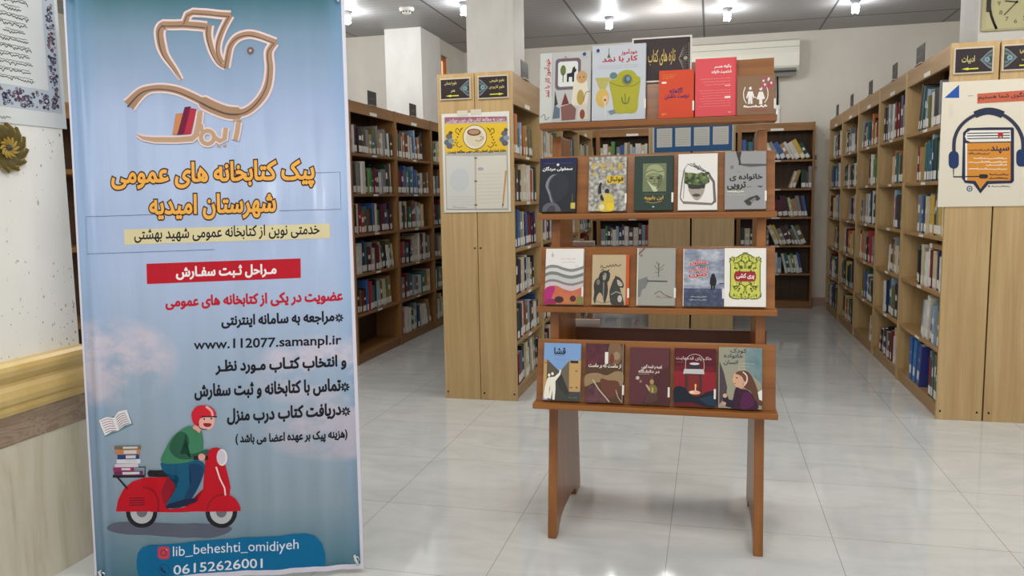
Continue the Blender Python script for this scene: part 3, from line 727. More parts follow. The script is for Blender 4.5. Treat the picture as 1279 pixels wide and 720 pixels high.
def green_cover(a, q):
    a.rect(.22, .14, .82, .66, (110, 118, 86)); a.poly(cr([(.30, .30), (.38, .19), (.55, .16), (.70, .21), (.77, .33), (.72, .44), (.5, .40), (.32, .42)], 4, True), (150, 156, 116))
    a.poly(cr([(.32, .38), (.52, .36), (.72, .38), (.71, .50), (.62, .60), (.54, .64), (.46, .60), (.36, .50)], 4, True), (128, 132, 96))
    a.poly([(.32, .45), (.50, .66), (.58, .66), (.75, .42), (.66, .52), (.55, .58), (.44, .53)], (188, 192, 158)); a.line(cr([(.28, .32), (.45, .26), (.62, .30), (.76, .28)]), .02, (84, 92, 64))
    a.line(cr([(.31, .38), (.44, .34), (.6, .34), (.74, .38)]), .018, (92, 100, 70)); a.poly(cr([(.62, .37), (.72, .38), (.71, .5), (.62, .6), (.57, .62), (.60, .5)], 3, True), (96, 102, 72)); a.line(cr([(.46, .53), (.53, .515), (.60, .53)]), .016, (60, 66, 48))
    for u in (.44, .62): a.ell(u, .415, .05, .018, (52, 58, 42)); a.line([(u-.06, .385), (u+.06, .38)], .012, (70, 76, 54))
    a.line([(.53, .42), (.52, .49)], .02, (84, 90, 64)); a.scrawl(.22, .80, .71, .02, (140, 142, 110), 4)
    a.text('ابن بابویه', .27, .75, .82, .82, .085, (206, 164, 74), .02); a.line(cr([(.30, .84), (.5, .87), (.72, .835)]), .01, (206, 164, 74)); a.ell(.5, .94, .03, .012, (190, 194, 186))
def head_cover(a, q):
    K = (64, 60, 58)
    a.line([(.15, .28), (.24, .18), (.80, .36)], .02, K); a.poly([(.80, .36), (.93, .50), (.97, .86), (.86, .92), (.86, .88), (.90, .84), (.87, .52), (.76, .40)], (104, 98, 94))
    a.poly([(.06, .76), (.13, .84), (.86, .88), (.86, .92), (.14, .89), (.05, .80)], (120, 114, 108)); a.line([(.15, .28), (.10, .5), (.06, .77)], .03, (112, 106, 100)); a.line([(.17, .3), (.14, .80)], .012, K)
    G = [(90, 106, 62), (66, 84, 44), (120, 132, 84), (50, 62, 38)]; r = random.Random(5)
    a.poly(cr([(.18, .40), (.30, .34), (.5, .36), (.72, .40), (.80, .46), (.74, .52), (.66, .56), (.30, .58), (.2, .50)], 4, True), G[0])
    a.cycle(14)
    for i in range(46): a.ell(.2+.56*r.random(), .35+.17*r.random(), .05, .03, G[i % 4], 7)
    a.cycle(0)
    a.poly(cr([(.27, .54), (.5, .56), (.68, .54), (.66, .64), (.60, .63), (.42, .63), (.28, .62)], 3, True), (52, 50, 48))
    a.poly(cr([(.26, .62), (.45, .64), (.66, .62), (.62, .74), (.52, .82), (.44, .82), (.34, .74)], 3, True), (160, 150, 138)); a.poly(cr([(.36, .74), (.46, .71), (.58, .74), (.47, .77)], 3, True), (78, 68, 64))
    for i in range(3): a.scrawl(.30+.09*i, .58+.12*i, .17+.05*i, .05, (40, 40, 42), 50+i, .012, .3)
    a.scrawl(.02, .12, .31, .02, (150, 148, 144), 8)
def family_cover(a, q):
    K = (38, 38, 38)
    a.poly([(.26, 0), (.40, 0), (.37, .12), (.385, .20), (.40, .235), (.33, .235), (.335, .18)], (52, 50, 48)); a.poly([(.38, .21), (1, .225), (1, .26), (.6, .27), (.4, .245)], (84, 84, 84))
    a.ell(.17, .27, .045, .032, (112, 112, 112)); a.scrawl(.3, .4, .36, .02, (90, 90, 90), 2)
    a.text('خانواده ی', .12, .90, .51, .51, .12, K, .035); a.text('ترویی', .06, .50, .66, .66, .13, K, .035); a.rect(.5, .61, .66, .618, (90, 90, 90)); a.poly([(.76, .60), (.92, .605), (.86, .635)], (70, 70, 70))
    a.scrawl(.06, .46, .70, .03, (226, 222, 190), 11, .014); a.scrawl(.06, .50, .755, .025, (222, 206, 150), 12)
    a.poly([(.46, .86), (.60, .80), (.78, .76), (.86, .82), (.80, .86), (.70, .84), (.62, .94), (.54, .93)], (58, 56, 54)); a.poly([(.60, .86), (.72, .80), (.76, .82), (.66, .9)], (120, 118, 116))
def waves_cover(a, q):
    a.ell(.18, .12, .04, .035, (196, 190, 184)); a.line([(.18, .05), (.18, .15)], .01, (180, 172, 166)); a.scrawl(.38, .78, .19, .03, (168, 140, 140), 3); a.scrawl(.42, .78, .25, .028, (168, 140, 140), 4); a.rect(.78, .305, .86, .312, (170, 160, 160))
    a.poly([(0, .70), (.3, .55), (.6, .60), (1, .58), (1, 1), (0, 1)], mottled('pink_orange_print', [(.3, (176, 52, 110)), (.48, (196, 92, 74)), (.62, (190, 112, 60)), (.8, (150, 120, 60))], 14))
    def band(v0, v1, c):
        up = cr([(0, v0), (.12, v0-.035), (.3, v0-.03), (.5, v0+.015), (.72, v0+.035), (1, v0-.02)], 5); dn = cr([(0, v1), (.12, v1-.06), (.3, v1-.07), (.5, v1-.01), (.72, v1+.02), (1, v1-.06)], 5)
        a.poly(up+dn[::-1], c)
    band(.33, .42, (132, 134, 130)); band(.385, .50, (204, 204, 200)); band(.45, .56, (122, 124, 118)); band(.51, .64, (190, 190, 188)); band(.59, .69, (136, 126, 122)); band(.635, .74, (198, 186, 186))
    a.poly(cr([(0, .74), (.14, .68), (.26, .70), (.22, .82), (.14, .94), (.10, 1), (0, 1)], 3, True), (176, 44, 116)); a.poly([(.0, .95), (.16, .9), (.3, .92), (.3, 1), (0, 1)], (150, 40, 90)); a.ell(.38, .92, .12, .06, (62, 44, 44)); a.ell(.74, .90, .08, .055, (84, 40, 48)); a.poly([(.84, .86), (1, .84), (1, 1), (.82, 1)], (130, 126, 70))
def horses_cover(a, q):
    K = (38, 36, 34)
    a.rect(.91, 0, 1, 1, (188, 82, 40)); a.scrawl(.22, .78, .27, .09, (70, 56, 40), 6, .018, -.08)
    a.poly(cr([(.05, .62), (.10, .50), (.20, .45), (.24, .36), (.32, .32), (.44, .33), (.49, .40), (.46, .52), (.42, .56), (.44, .72), (.40, .88), (.35, .98), (.30, .84), (.22, .76), (.14, .84), (.10, .98), (.05, .90), (.07, .76)], 3, True), (58, 56, 54))
    a.ell(.34, .44, .05, .08, (150, 142, 128), 12, 15); a.ell(.17, .55, .05, .06, (112, 108, 100)); a.poly([(.30, .56), (.34, .54), (.33, .9), (.30, .9)], (120, 114, 104)); a.ell(.33, .40, .014, .012, K)
    a.line(cr([(.24, .36), (.20, .45), (.24, .52)]), .03, K); a.line([(.24, .33), (.28, .28), (.32, .33)], .02, K); a.line([(.42, .33), (.46, .30)], .03, K)
    a.poly(cr([(.48, .74), (.54, .58), (.60, .48), (.70, .44), (.80, .50), (.86, .60), (.84, .66), (.76, .66), (.80, .76), (.86, .92), (.86, 1), (.56, 1), (.50, .90)], 3, True), (64, 62, 58))
    a.poly(cr([(.68, .50), (.78, .54), (.83, .61), (.76, .63), (.70, .60)], 3, True), (176, 168, 150)); a.poly([(.62, .48), (.63, .41), (.68, .45)], K); a.line([(.52, .80), (.66, .74), (.82, .78)], .03, (150, 144, 132)); a.ell(.76, .88, .06, .07, (186, 178, 160)); a.line(cr([(.1, .92), (.3, .97), (.5, .93)]), .02, (130, 122, 106))
def tree_cover(a, q):
    K = (84, 82, 76)
    a.rect(0, 0, .03, 1, (206, 202, 192)); a.poly([(.03, .09), (.16, 0), (.22, 0), (.03, .13)], (110, 88, 70)); a.ell(.11, .13, .03, .022, (130, 100, 84))
    a.line([(.56, .50), (.56, .30), (.50, .24)], .02, K)
    for p in ([(.56, .36), (.66, .32), (.70, .28)], [(.56, .40), (.68, .36)], [(.56, .38), (.48, .33), (.45, .30)], [(.56, .33), (.58, .25)], [(.56, .42), (.47, .42)]): a.line(p, .012, K)
    for i in range(4): a.rect(.44+.08*i, .485, .455+.08*i, .505, (150, 130, 118))
    a.poly([(.03, .56), (.26, .50), (.30, .56), (.78, .565), (.78, .585), (.30, .585), (.22, .70), (.14, .72), (.10, .84), (.03, .86)], (116, 118, 112)); a.poly([(.26, .565), (.79, .57), (.79, .588), (.26, .585)], (74, 72, 68))
    a.line(cr([(.46, .80), (.60, .75), (.70, .80), (.92, .86)]), .016, (120, 84, 66)); a.scrawl(.52, .9, .86, .05, (120, 84, 66), 8)
def storm_cover(a, q):
    a.rect(0, 0, 1, .70, mottled('storm_sky_print', [(.3, (70, 78, 100)), (.5, (130, 138, 154)), (.68, (196, 198, 204))], 12, sc=(1, 1, 2.4)))
    a.rect(0, .69, 1, 1, mottled('dark_sea_print', [(.3, (34, 42, 66)), (.55, (60, 70, 98)), (.75, (104, 112, 132))], 60)); a.rect(0, 0, .02, 1, (206, 204, 200)); a.rect(0, .62, .5, .63, (170, 174, 186))
    R = (196, 46, 40); GL = (232, 222, 216)
    for s_, u0, u1, v in (('عشق', .17, .60, .29), ('ایرانی', .15, .60, .405), ('من', .14, .58, .505)): a.text(s_, u0, u1, v, v, .10, R, .025, (GL, .03))
    a.scrawl(.18, .36, .575, .024, (226, 222, 216), 4)
    K = (30, 30, 34); a.ell(.735, .475, .05, .045, K); a.poly(cr([(.69, .48), (.785, .48), (.82, .56), (.80, .63), (.77, .64), (.70, .64), (.665, .62), (.66, .55)], 3, True), K); a.rect(.685, .62, .725, .70, K); a.rect(.745, .62, .785, .70, K)
    a.rect(.88, .595, 1, .61, (60, 60, 70)); a.scrawl(.2, .58, .84, .025, (226, 224, 220), 5); a.scrawl(.16, .58, .895, .025, (226, 224, 220), 6)
def ornate_cover(a, q):
    out = [(.50, .09), (.62, .11), (.70, .15), (.82, .155), (.86, .20), (.89, .22), (.865, .27), (.865, .73), (.89, .79), (.86, .85), (.80, .87), (.66, .88), (.58, .86), (.50, .88)]
    shp = out+[(1-u, v) for u, v in out[::-1]]
    a.poly(shp, (96, 100, 40)); cx = .5
    a.poly([(.5+(u-.5)*.93, .5+(v-.5)*.95) for u, v in shp], (196, 196, 84)); a.ell(.5, .09, .07, .02, (120, 120, 60))
    r = random.Random(9); a.cycle(16)
    for i in range(40):
        u, v = .36*r.random(), .14+.34*r.random()
        for uu in (.5-u, .5+u):
            for vv in (v, 1-v+.0):
                if .42 < vv < .58 and abs(uu-.5) < .26: continue
                a.ell(uu, vv, .028, .016, [(112, 122, 40), (220, 216, 120), (150, 158, 60), (62, 66, 36)][i % 4], 7, 40*(i % 5))
    a.cycle(0)
    for uu in (.40, .60): a.ell(uu, .33, .05, .034, (110, 116, 50)); a.ell(uu, .33, .026, .018, (70, 70, 36))
    for sgn in (-1, 1):
        a.line(cr([(.5, .66), (.5+sgn*.12, .62), (.5+sgn*.22, .70), (.5+sgn*.3, .64)]), .02, (84, 92, 40)); a.line(cr([(.5, .26), (.5+sgn*.1, .22), (.5+sgn*.24, .26), (.5+sgn*.3, .2)]), .02, (84, 92, 40))
    a.rrect(.25, .40, .74, .57, .05, (150, 34, 44), .03); a.rrect(.235, .43, .755, .54, .03, (150, 34, 44)); a.text('پری کشی', .29, .71, .535, .535, .10, (238, 232, 224), .03)
def street_cover(a, q):
    a.rect(0, .3, .10, .97, (190, 152, 98)); a.poly([(.09, .29), (.44, .50), (.7, .84), (1, .84), (1, 1), (.22, 1), (.05, .98), (.09, .7)], (70, 70, 66)); a.poly([(.09, .29), (.45, .53), (.40, .60), (.10, .72)], (92, 84, 70))
    a.poly([(.44, .50), (.69, .30), (.70, .84), (.56, .70)], (110, 100, 84)); a.poly([(.69, .30), (1, .29), (1, .83), (.70, .84)], (192, 154, 100)); a.poly([(.36, .62), (.46, .50), (.70, .84), (.68, .92), (.44, .80)], (58, 58, 56))
    a.rect(.72, .30, .93, .345, (52, 40, 46)); a.rect(.86, .47, .92, .49, (120, 80, 50)); a.rect(.03, .34, .08, .36, (130, 90, 56)); a.rect(.72, .76, .79, .775, (96, 66, 44)); a.rect(.88, .75, .93, .78, (150, 70, 44))
    W = (236, 230, 214)
    a.ell(.155, .565, .035, .026, W); a.ell(.245, .54, .035, .028, W)
    a.poly(cr([(.12, .62), (.19, .60), (.21, .70), (.17, .80), (.16, .96), (.03, .97), (.04, .82), (.07, .72)], 3, True), W)
    a.poly([(.20, .60), (.30, .59), (.42, .52), (.44, .46), (.48, .47), (.46, .55), (.33, .67), (.34, .80), (.32, .99), (.26, .99), (.255, .82), (.22, .98), (.155, .97), (.19, .80)], W)
    a.text('قشا', .28, .58, .19, .19, .11, (40, 44, 52), .03); a.scrawl(.26, .58, .22, .02, (80, 90, 104), 3); a.scrawl(.26, .62, .285, .016, (90, 104, 124), 4); a.scrawl(.7, .92, .945, .016, (180, 180, 176), 5)
def sepia_cover(a, q):
    a.rect(0, 0, .55, .40, mottled('deep_wine_print', [(.3, (56, 14, 26)), (.6, (96, 22, 40)), (.8, (120, 50, 56))], 40)); a.poly([(.55, 0), (.62, 0), (.60, .2), (.55, .22)], (60, 50, 40))
    a.poly(cr([(.62, 0), (.88, 0), (.94, .14), (.9, .3), (.72, .36), (.58, .28)], 3, True), (126, 96, 70)); a.ell(.8, .2, .09, .07, (150, 130, 106)); a.poly(cr([(.66, .16), (.74, .22), (.70, .34), (.62, .30)], 3, True), (120, 56, 50))
    a.poly(cr([(0, .55), (.3, .5), (.55, .54), (.8, .46), (.98, .5), (.96, .7), (.7, .72), (.45, .66), (.2, .68), (0, .74)], 3, True), (150, 124, 92)); a.poly(cr([(.4, .6), (.6, .62), (.86, .64), (.9, .84), (.62, .92), (.44, .78)], 3, True), (104, 62, 48))
    a.poly(cr([(.05, .76), (.3, .72), (.48, .84), (.62, .98), (.3, 1), (.03, 1)], 3, True), mottled('wine_lower_print', [(.35, (62, 22, 40)), (.6, (100, 52, 58))], 40)); a.line(cr([(.2, .62), (.36, .78), (.55, .92), (.64, .99)]), .03, (196, 178, 150)); a.line(cr([(.8, .78), (.86, .9), (.95, .98)]), .02, (190, 160, 140))
    a.rect(.5, .14, .585, .34, (226, 222, 212)); a.text('از ماست که بر ماست', .08, .92, .42, .42, .08, (228, 220, 204), .035, ((70, 44, 34), .03)); a.rect(.955, 0, .975, 1, (150, 130, 112)); a.scrawl(.12, .4, .53, .014, (196, 170, 140), 3)
def campus_cover(a, q):
    a.poly([(.6, .5), (1, .3), (1, 1), (.3, 1), (.42, .84)], (78, 42, 44))
    a.text('قصه و قصه گویی', .30, .80, .375, .375, .075, (222, 208, 198), .035); a.text('در دانشگاه', .22, .74, .455, .455, .07, (222, 208, 198), .035); a.rect(.22, .462, .5, .47, (180, 150, 146))
    a.ell(.56, .60, .05, .045, (170, 140, 90)); a.poly([(.52, .56), (.56, .49), (.60, .56)], (96, 66, 44)); a.poly(cr([(.50, .66), (.62, .65), (.70, .72), (.66, .80), (.54, .80), (.47, .74)], 3, True), (120, 108, 60)); a.poly([(.40, .66), (.44, .65), (.52, .73), (.50, .77)], (196, 160, 124))
    a.poly([(.44, .80), (.68, .80), (.72, .9), (.56, .98), (.38, .97)], (84, 58, 50)); a.ell(.2, .54, .05, .035, (196, 186, 172), 6); a.ell(.28, .60, .035, .03, (150, 110, 100), 6); a.ell(.15, .55, .02, .02, (120, 90, 90)); a.line([(.58, .70), (.58, .79)], .03, (190, 176, 120))
def lantern_cover(a, q):
    a.rect(0, .40, 1, .80, (138, 32, 42)); a.rect(0, 0, 1, .30, (84, 22, 32))
    a.text('خاک پای قدمهایت', .04, .90, .215, .215, .075, (204, 178, 176), .02); a.scrawl(.05, .22, .25, .02, (190, 130, 130), 3)
    a.line(cr([(.27, .38), (.28, .22), (.36, .13), (.5, .10), (.64, .13), (.71, .22), (.72, .36)]), .012, (196, 186, 186))
    a.poly([(.38, .27), (.60, .27), (.62, .36), (.35, .36)], (46, 46, 60)); a.ell(.49, .265, .12, .02, (214, 206, 206)); a.poly([(.24, .36), (.71, .355), (.73, .44), (.22, .445)], (196, 190, 190))
    a.rect(.26, .44, .67, .80, (76, 44, 42)); a.rect(.33, .46, .60, .76, (120, 40, 36)); a.ell(.5, .76, .14, .035, (224, 170, 130)); a.ell(.52, .64, .025, .03, (250, 170, 90)); a.rect(.505, .66, .53, .74, (236, 206, 180)); a.ell(.44, .755, .05, .02, (240, 210, 180))
    a.poly(cr([(0, .70), (.15, .66), (.28, .70), (.45, .82), (.62, .82), (.8, .74), (1, .74), (1, .99), (.7, .98), (.4, .93), (.1, .94), (0, .93)], 3, True), (26, 32, 44)); a.poly([(.6, .86), (1, .78), (1, .98), (.8, .97)], (34, 54, 72))
def child_cover(a, q):
    a.rect(0, .3, .06, 1, (150, 150, 150)); a.poly([(.60, 0), (1, 0), (1, .6), (.62, .34)], mottled('teal_sky_print', [(.3, (72, 110, 120)), (.7, (140, 156, 150))], 10)); a.poly([(.02, .24), (.12, .42), (.20, .66), (.18, .8), (.02, .95)], (74, 64, 70))
    N = (46, 62, 84)
    a.text('کودک', .27, .64, .105, .105, .085, N, .02); a.text('خانواده', .12, .56, .19, .19, .085, N, .02); a.text('انسان', .12, .44, .295, .295, .085, N, .02)
    for i in range(3): a.scrawl(.44, .82-.1*i, .27+.045*i, .022, (222, 220, 208), 30+i)
    H = (96, 62, 44)
    a.poly(cr([(.42, .46), (.48, .40), (.62, .38), (.74, .44), (.84, .58), (.92, .74), (1, .86), (1, .94), (.86, .90), (.74, .72), (.6, .66), (.5, .56)], 4, True), H)
    a.poly(cr([(.35, .43), (.42, .41), (.52, .43), (.60, .50), (.62, .60), (.56, .66), (.48, .68), (.42, .66), (.37, .63), (.345, .58), (.31, .535), (.34, .48)], 4, True), (206, 160, 130))
    a.poly(cr([(.38, .43), (.50, .385), (.62, .42), (.68, .52), (.60, .56), (.54, .48), (.46, .45)], 3, True), (104, 68, 48)); a.line(cr([(.56, .40), (.645, .46), (.65, .55), (.59, .62)]), .03, (226, 202, 196)); a.ell(.42, .50, .02, .012, (52, 36, 30)); a.line([(.355, .60), (.40, .595)], .014, (164, 80, 80)); a.ell(.57, .60, .025, .022, (190, 138, 112))
    a.poly(cr([(.40, .66), (.52, .68), (.68, .70), (.82, .82), (.90, 1), (.30, 1), (.34, .84)], 3, True), (56, 28, 48)); a.poly(cr([(.58, .74), (.74, .76), (.82, .92), (.66, 1), (.5, .98)], 3, True), (84, 30, 70)); a.poly([(.10, .84), (.20, .78), (.24, .86), (.40, .88), (.34, .99), (.2, .98), (.12, .95)], (44, 32, 48)); a.ell(.15, .80, .05, .035, (206, 160, 136)); a.ell(.13, .93, .05, .03, (196, 150, 128))
    a.poly([(.9, .72), (1, .68), (1, .86), (.93, .84)], (220, 222, 220))

BOOKS = [
 (1, -.640, -.443, .268, 'grey felt craft book with red vertical title, leftmost on top ledge', felt_dog, (184, 183, 180), .022, None, 0),
 (1, -.439, -.238, .284, 'tall pale felt craft book showing a green pouch on top ledge', felt_bag, (190, 194, 200), .022, None, 1),
 (1, -.190, -.063, .178, 'small orange book with purple title on top ledge', orange_cover, (206, 70, 36), .018, None, 1),
 (1, -.059, .086, .213, 'coral red book with white title on top ledge', coral_cover, (214, 78, 84), .020, (170, 40, 50), 0),
 (1, .088, .222, .142, 'short brown book with two white figures, rightmost on top ledge', couple_cover, (134, 102, 76), .018, (150, 118, 90), 1),
 (2, -.633, -.491, .206, 'dark navy book with white title and moonlit face, second rack', symphony, (36, 40, 48), .018, (34, 38, 58), 0),
 (2, -.444, -.303, .206, 'book with footballer in yellow before a grey crowd', pele, M['crowd'], .018, (150, 150, 146), 1),
 (2, -.275, -.133, .203, 'dark green book with an olive portrait and gold title', green_cover, (40, 58, 50), .020, (40, 58, 50), 1),
 (2, -.116, .024, .208, 'white book with a grassy half head in a broken frame', head_cover, (222, 218, 212), .016, None, 0),
 (2, .049, .192, .210, 'grey book with black title and long leg shadow, second rack right', family_cover, (146, 146, 146), .018, (170, 168, 164), 1),
 (3, -.607, -.461, .211, 'white book with grey waves above a pink lower half', waves_cover, (226, 222, 216), .018, None, 1),
 (3, -.428, -.290, .187, 'tan book with two ink horses and an orange spine', horses_cover, (184, 164, 130), .020, (188, 82, 40), 1),
 (3, -.262, -.121, .213, 'grey book with a bare tree drawing, third rack middle', tree_cover, (156, 154, 146), .016, None, 1),
 (3, -.095, .0495, .210, 'stormy blue book with red title and lone hooded figure', storm_cover, (96, 104, 124), .016, None, 1),
 (3, .0505, .195, .211, 'white book with ornate green panel and red title plate', ornate_cover, (226, 222, 214), .020, None, 0),
 (4, -.605, -.464, .214, 'sky blue book with a white couple in a dark street', street_cover, (126, 160, 206), .018, (180, 190, 200), 0),
 (4, -.446, -.303, .216, 'sepia and wine coloured book, second from left on lowest rack', sepia_cover, (84, 60, 44), .018, (60, 40, 36), 1),
 (4, -.282, -.138, .206, 'plain maroon book with a small reading figure, lowest rack middle', campus_cover, (92, 50, 54), .018, (84, 44, 48), 1),
 (4, -.122, .024, .208, 'dark red book with a lit lantern on its cover', lantern_cover, (104, 26, 34), .018, (80, 24, 30), 1),
 (4, .034, .183, .216, 'book with a girl in profile, rightmost on lowest rack', child_cover, (150, 148, 128), .018, (200, 204, 206), 0)]
for k, a0, a1, h, lb, fn, bg, t_k, sp_, st in BOOKS: lay_book(k, a0, a1, h, lb, fn, bg, t_k, sp_, bool(st), yoff=.013 if k == 1 else 0)

def rear_book(x0, x1, z0, h, col, label, yb, lean):
    o = empty('book', (x0, yb, z0), 0, label, 'book', 'books on the rear racks'); o.rotation_euler = (lean, 0, 0); w = x1-x0
    MB().box(0, w, 0, .002, 0, h, flat((222, 216, 208), .4)).build('back_cover', o); MB().box(0, w, .014, .016, 0, h, flat(col, .4)).box(0, .002, .002, .014, 0, h, flat(col, .4)).build('front_cover', o)
    MB().box(.003, w-.001, .0025, .0135, .002, h-.003, page_m).build('page_block', o)
rear_book(-.585, -.462, .540, .235, (150, 30, 40), 'white and red book peeking over the dark rear board above the lowest rack', 3.458, .19)
rear_book(-.575, -.475, .895, .222, (206, 200, 192), 'pale book peeking over the rear board behind the third rack', 3.392, .18)
# sign "new books" fixed on the top board
o = empty('shelf_sign', (-.287, 3.0945, 1.7285), 0, 'dark brown sign with gold Persian title in white frame on top of stand', 'sign')
o.rotation_euler = (-math.atan2(.03, .213), 0, 0)
SW, SHh = .208, .158
MB().box(.0, SW, -.006, 0, 0, SHh, flat((48, 32, 34), .5)).build('panel', o)
mb = MB(); fw = flat((206, 202, 196), .4)
mb.box(-.006, SW+.006, -.009, 0, SHh, SHh+.006, fw); mb.box(-.006, SW+.006, -.009, 0, -.006, 0, fw); mb.box(-.006, 0, -.009, 0, 0, SHh, fw); mb.box(SW, SW+.006, -.009, 0, 0, SHh, fw); mb.build('frame', o)
a = Art(lambda u, v: (u*SW, SHh*(1-v)), SW); a.part('lettering', 'gold Persian lettering'); a.text('تازه های کتاب', .26, .74, .64, .64, .38, (214, 184, 96), .008)
a.part('ornament')
for k in range(5): a.line([(.80, .5), (.88, .5-.26*(1-k*.18)), (.98, .5-.36*(1-k*.2)), (.98, .5+.36*(1-k*.2)), (.88, .5+.26*(1-k*.18))], .006, (138, 128, 116), True)
a.ell(.92, .5, .035, .045, (158, 148, 134)); a.build(o, -.006)

# small closed red book left lying on the rear ledge
# ================================================================== X-BANNER
BL = Vector((-2.012, 2.151, .02)); BR = Vector((-1.165, 2.457, .02))
BU = (BR-BL).normalized(); BNB = Vector((0, 0, 1)).cross(BU); BNB = BNB if BNB.y > 0 else -BNB
LEAN = math.radians(3); BV = (math.cos(LEAN)*Vector((0, 0, 1))+math.sin(LEAN)*BNB).normalized(); BN = BU.cross(BV)   # BN points to the front
BWd, BHt = .90, 2.0
ban = D.objects.new('x_banner', None); COL.objects.link(ban); tag(ban, 'tall light blue printed X-banner with red scooter, standing on the floor at left', 'banner')
bmx = Matrix((BU, -BN, BV)).transposed().to_4x4(); bmx.translation = BL; ban.matrix_world = bmx
def ripple(u, v):                                 # upright folds only, so every strip of the sheet stays flat
    s = u/BWd
    e = math.exp(-((u-.045)/.011)**2)*-.010 + .0040*math.sin(s*34+1.2)*(.35+.65*s) + .005*math.sin(s*15+.7)*math.sin(math.pi*min(1, max(0, s)))
    return e + .0022*math.sin(s*71+.4)*(.3+.7*s)
NU, NV = 90, 1
us = [BWd*i/NU for i in range(NU+1)]; vs_ = [BHt*j/NV for j in range(NV+1)]
t = NT('printed_vinyl', .3); t.b.inputs['Specular IOR Level'].default_value = .6
tc = t.obj(); sep = t.n('ShaderNodeSeparateXYZ'); t.l(tc, sep.inputs[0]); U_, V_ = sep.outputs[0], sep.outputs[2]
c = t.ramp(t.math('DIVIDE', V_, 2.0), [(0, (84, 144, 164)), (.05, (132, 172, 190)), (.12, (172, 192, 208)), (.30, (166, 186, 208)), (.55, (166, 182, 214)), (.80, (156, 174, 206)), (.92, (126, 152, 176)), (.985, (62, 112, 122))])
c = t.mix(t.ramp(t.math('DIVIDE', U_, .9), [(0, (0, 0, 0)), (.12, (255, 255, 255)), (.92, (255, 255, 255)), (1, (60, 60, 60))]), t.mix(.6, c, (124, 164, 204)), c)
cl = t.noise(t.obj((1, 1, 1.6)), 4.2, 6, .62)
def blob(cu, cv, ru, rv):
    d = t.math('ADD', t.math('POWER', t.math('DIVIDE', t.math('SUBTRACT', U_, cu), ru), 2.0), t.math('POWER', t.math('DIVIDE', t.math('SUBTRACT', V_, cv), rv), 2.0))
    return t.math('MAXIMUM', t.math('SUBTRACT', 1.0, d), 0.0)
mask = t.math('MAXIMUM', t.math('MAXIMUM', blob(.08, .76, .24, .16), blob(.82, .70, .30, .14)), blob(.84, .50, .28, .12))
mask = t.math('MULTIPLY', mask, t.math('MAXIMUM', t.math('MULTIPLY', t.math('SUBTRACT', cl, .40), 9.0), 0.0))
c = t.mix(t.math('MINIMUM', t.math('MULTIPLY', mask, 1.0), .8), c, (218, 206, 220))
t.bump(t.math('ADD', t.noise(t.obj((11, 1, .8)), 1.0, 3, .5), t.math('MULTIPLY', t.noise(t.obj((7, 1, 4), (0, .5, 0)), 1.0, 2), .5)), .45, .015)
vinyl = t.out(c)
hem = flat((214, 210, 222), .4)
mb = MB(); idx = lambda i, j: j*(NU+1)+i
front = [(u, ripple(u, v), v) for v in vs_ for u in us]; back = [(u, ripple(u, v)+.0012, v) for v in vs_ for u in us]; nb_ = len(front)
fs = []; 
for j in range(NV):
    for i in range(NU):
        fs.append((idx(i, j), idx(i+1, j), idx(i+1, j+1), idx(i, j+1))); fs.append((nb_+idx(i, j), nb_+idx(i, j+1), nb_+idx(i+1, j+1), nb_+idx(i+1, j)))
rim = [(idx(i, 0), idx(i+1, 0)) for i in range(NU)]+[(idx(NU, j), idx(NU, j+1)) for j in range(NV)]+[(idx(i+1, NV), idx(i, NV)) for i in range(NU)][::-1]+[(idx(0, j+1), idx(0, j)) for j in range(NV)]
fs += [(a, b, nb_+b, nb_+a) for a, b in rim]
mb.add(front+back, fs, vinyl, True); mb.build('printed_sheet', ban)
def cut(vs, fs):                                  # slice artwork along the sheet's own grid so that it follows every fold
    bm = bmesh.new(); bv = [bm.verts.new((p[0], 0, p[1])) for p in vs]
    for f in fs:
        try: bm.faces.new([bv[i] for i in f])
        except ValueError: pass
    bmesh.ops.triangulate(bm, faces=bm.faces[:])
    lo, hi = min(p[0] for p in vs), max(p[0] for p in vs); zl, zh = min(p[1] for p in vs), max(p[1] for p in vs)
    for u in us:
        if lo < u < hi: bmesh.ops.bisect_plane(bm, geom=bm.verts[:]+bm.edges[:]+bm.faces[:], plane_co=(u, 0, 0), plane_no=(1, 0, 0), dist=1e-6)
    for v in vs_:
        if zl < v < zh: bmesh.ops.bisect_plane(bm, geom=bm.verts[:]+bm.edges[:]+bm.faces[:], plane_co=(0, 0, v), plane_no=(0, 0, 1), dist=1e-6)
    bm.verts.index_update()
    r = ([(v.co.x, v.co.z) for v in bm.verts], [[v.index for v in f.verts] for f in bm.faces]); bm.free()
    return r
def cell(u, v):                                   # height of the sheet's flat facets at (u,v)
    i = min(NU-1, max(0, int(u/BWd*NU))); j = min(NV-1, max(0, int(v/BHt*NV)))
    fu = u/BWd*NU-i; fv = v/BHt*NV-j
    a, b, c_, d = ripple(us[i], vs_[j]), ripple(us[i+1], vs_[j]), ripple(us[i+1], vs_[j+1]), ripple(us[i], vs_[j+1])
    return a*(1-fu)*(1-fv)+b*fu*(1-fv)+c_*fu*fv+d*(1-fu)*fv
bp = px_plane(BL, BU, BV)
place = lambda u, v, off: (u, cell(u, v)-off, v)
def bclip(px, py):
    u, v = bp(px, py); return (min(max(u, .0005), BWd-.0005), min(max(v, .0005), BHt-.0005))
PXM = .9/338
a = Art(bclip, PXM, .00005, .0006, .34)
DK = (20, 20, 30)
a.part('white_hem')
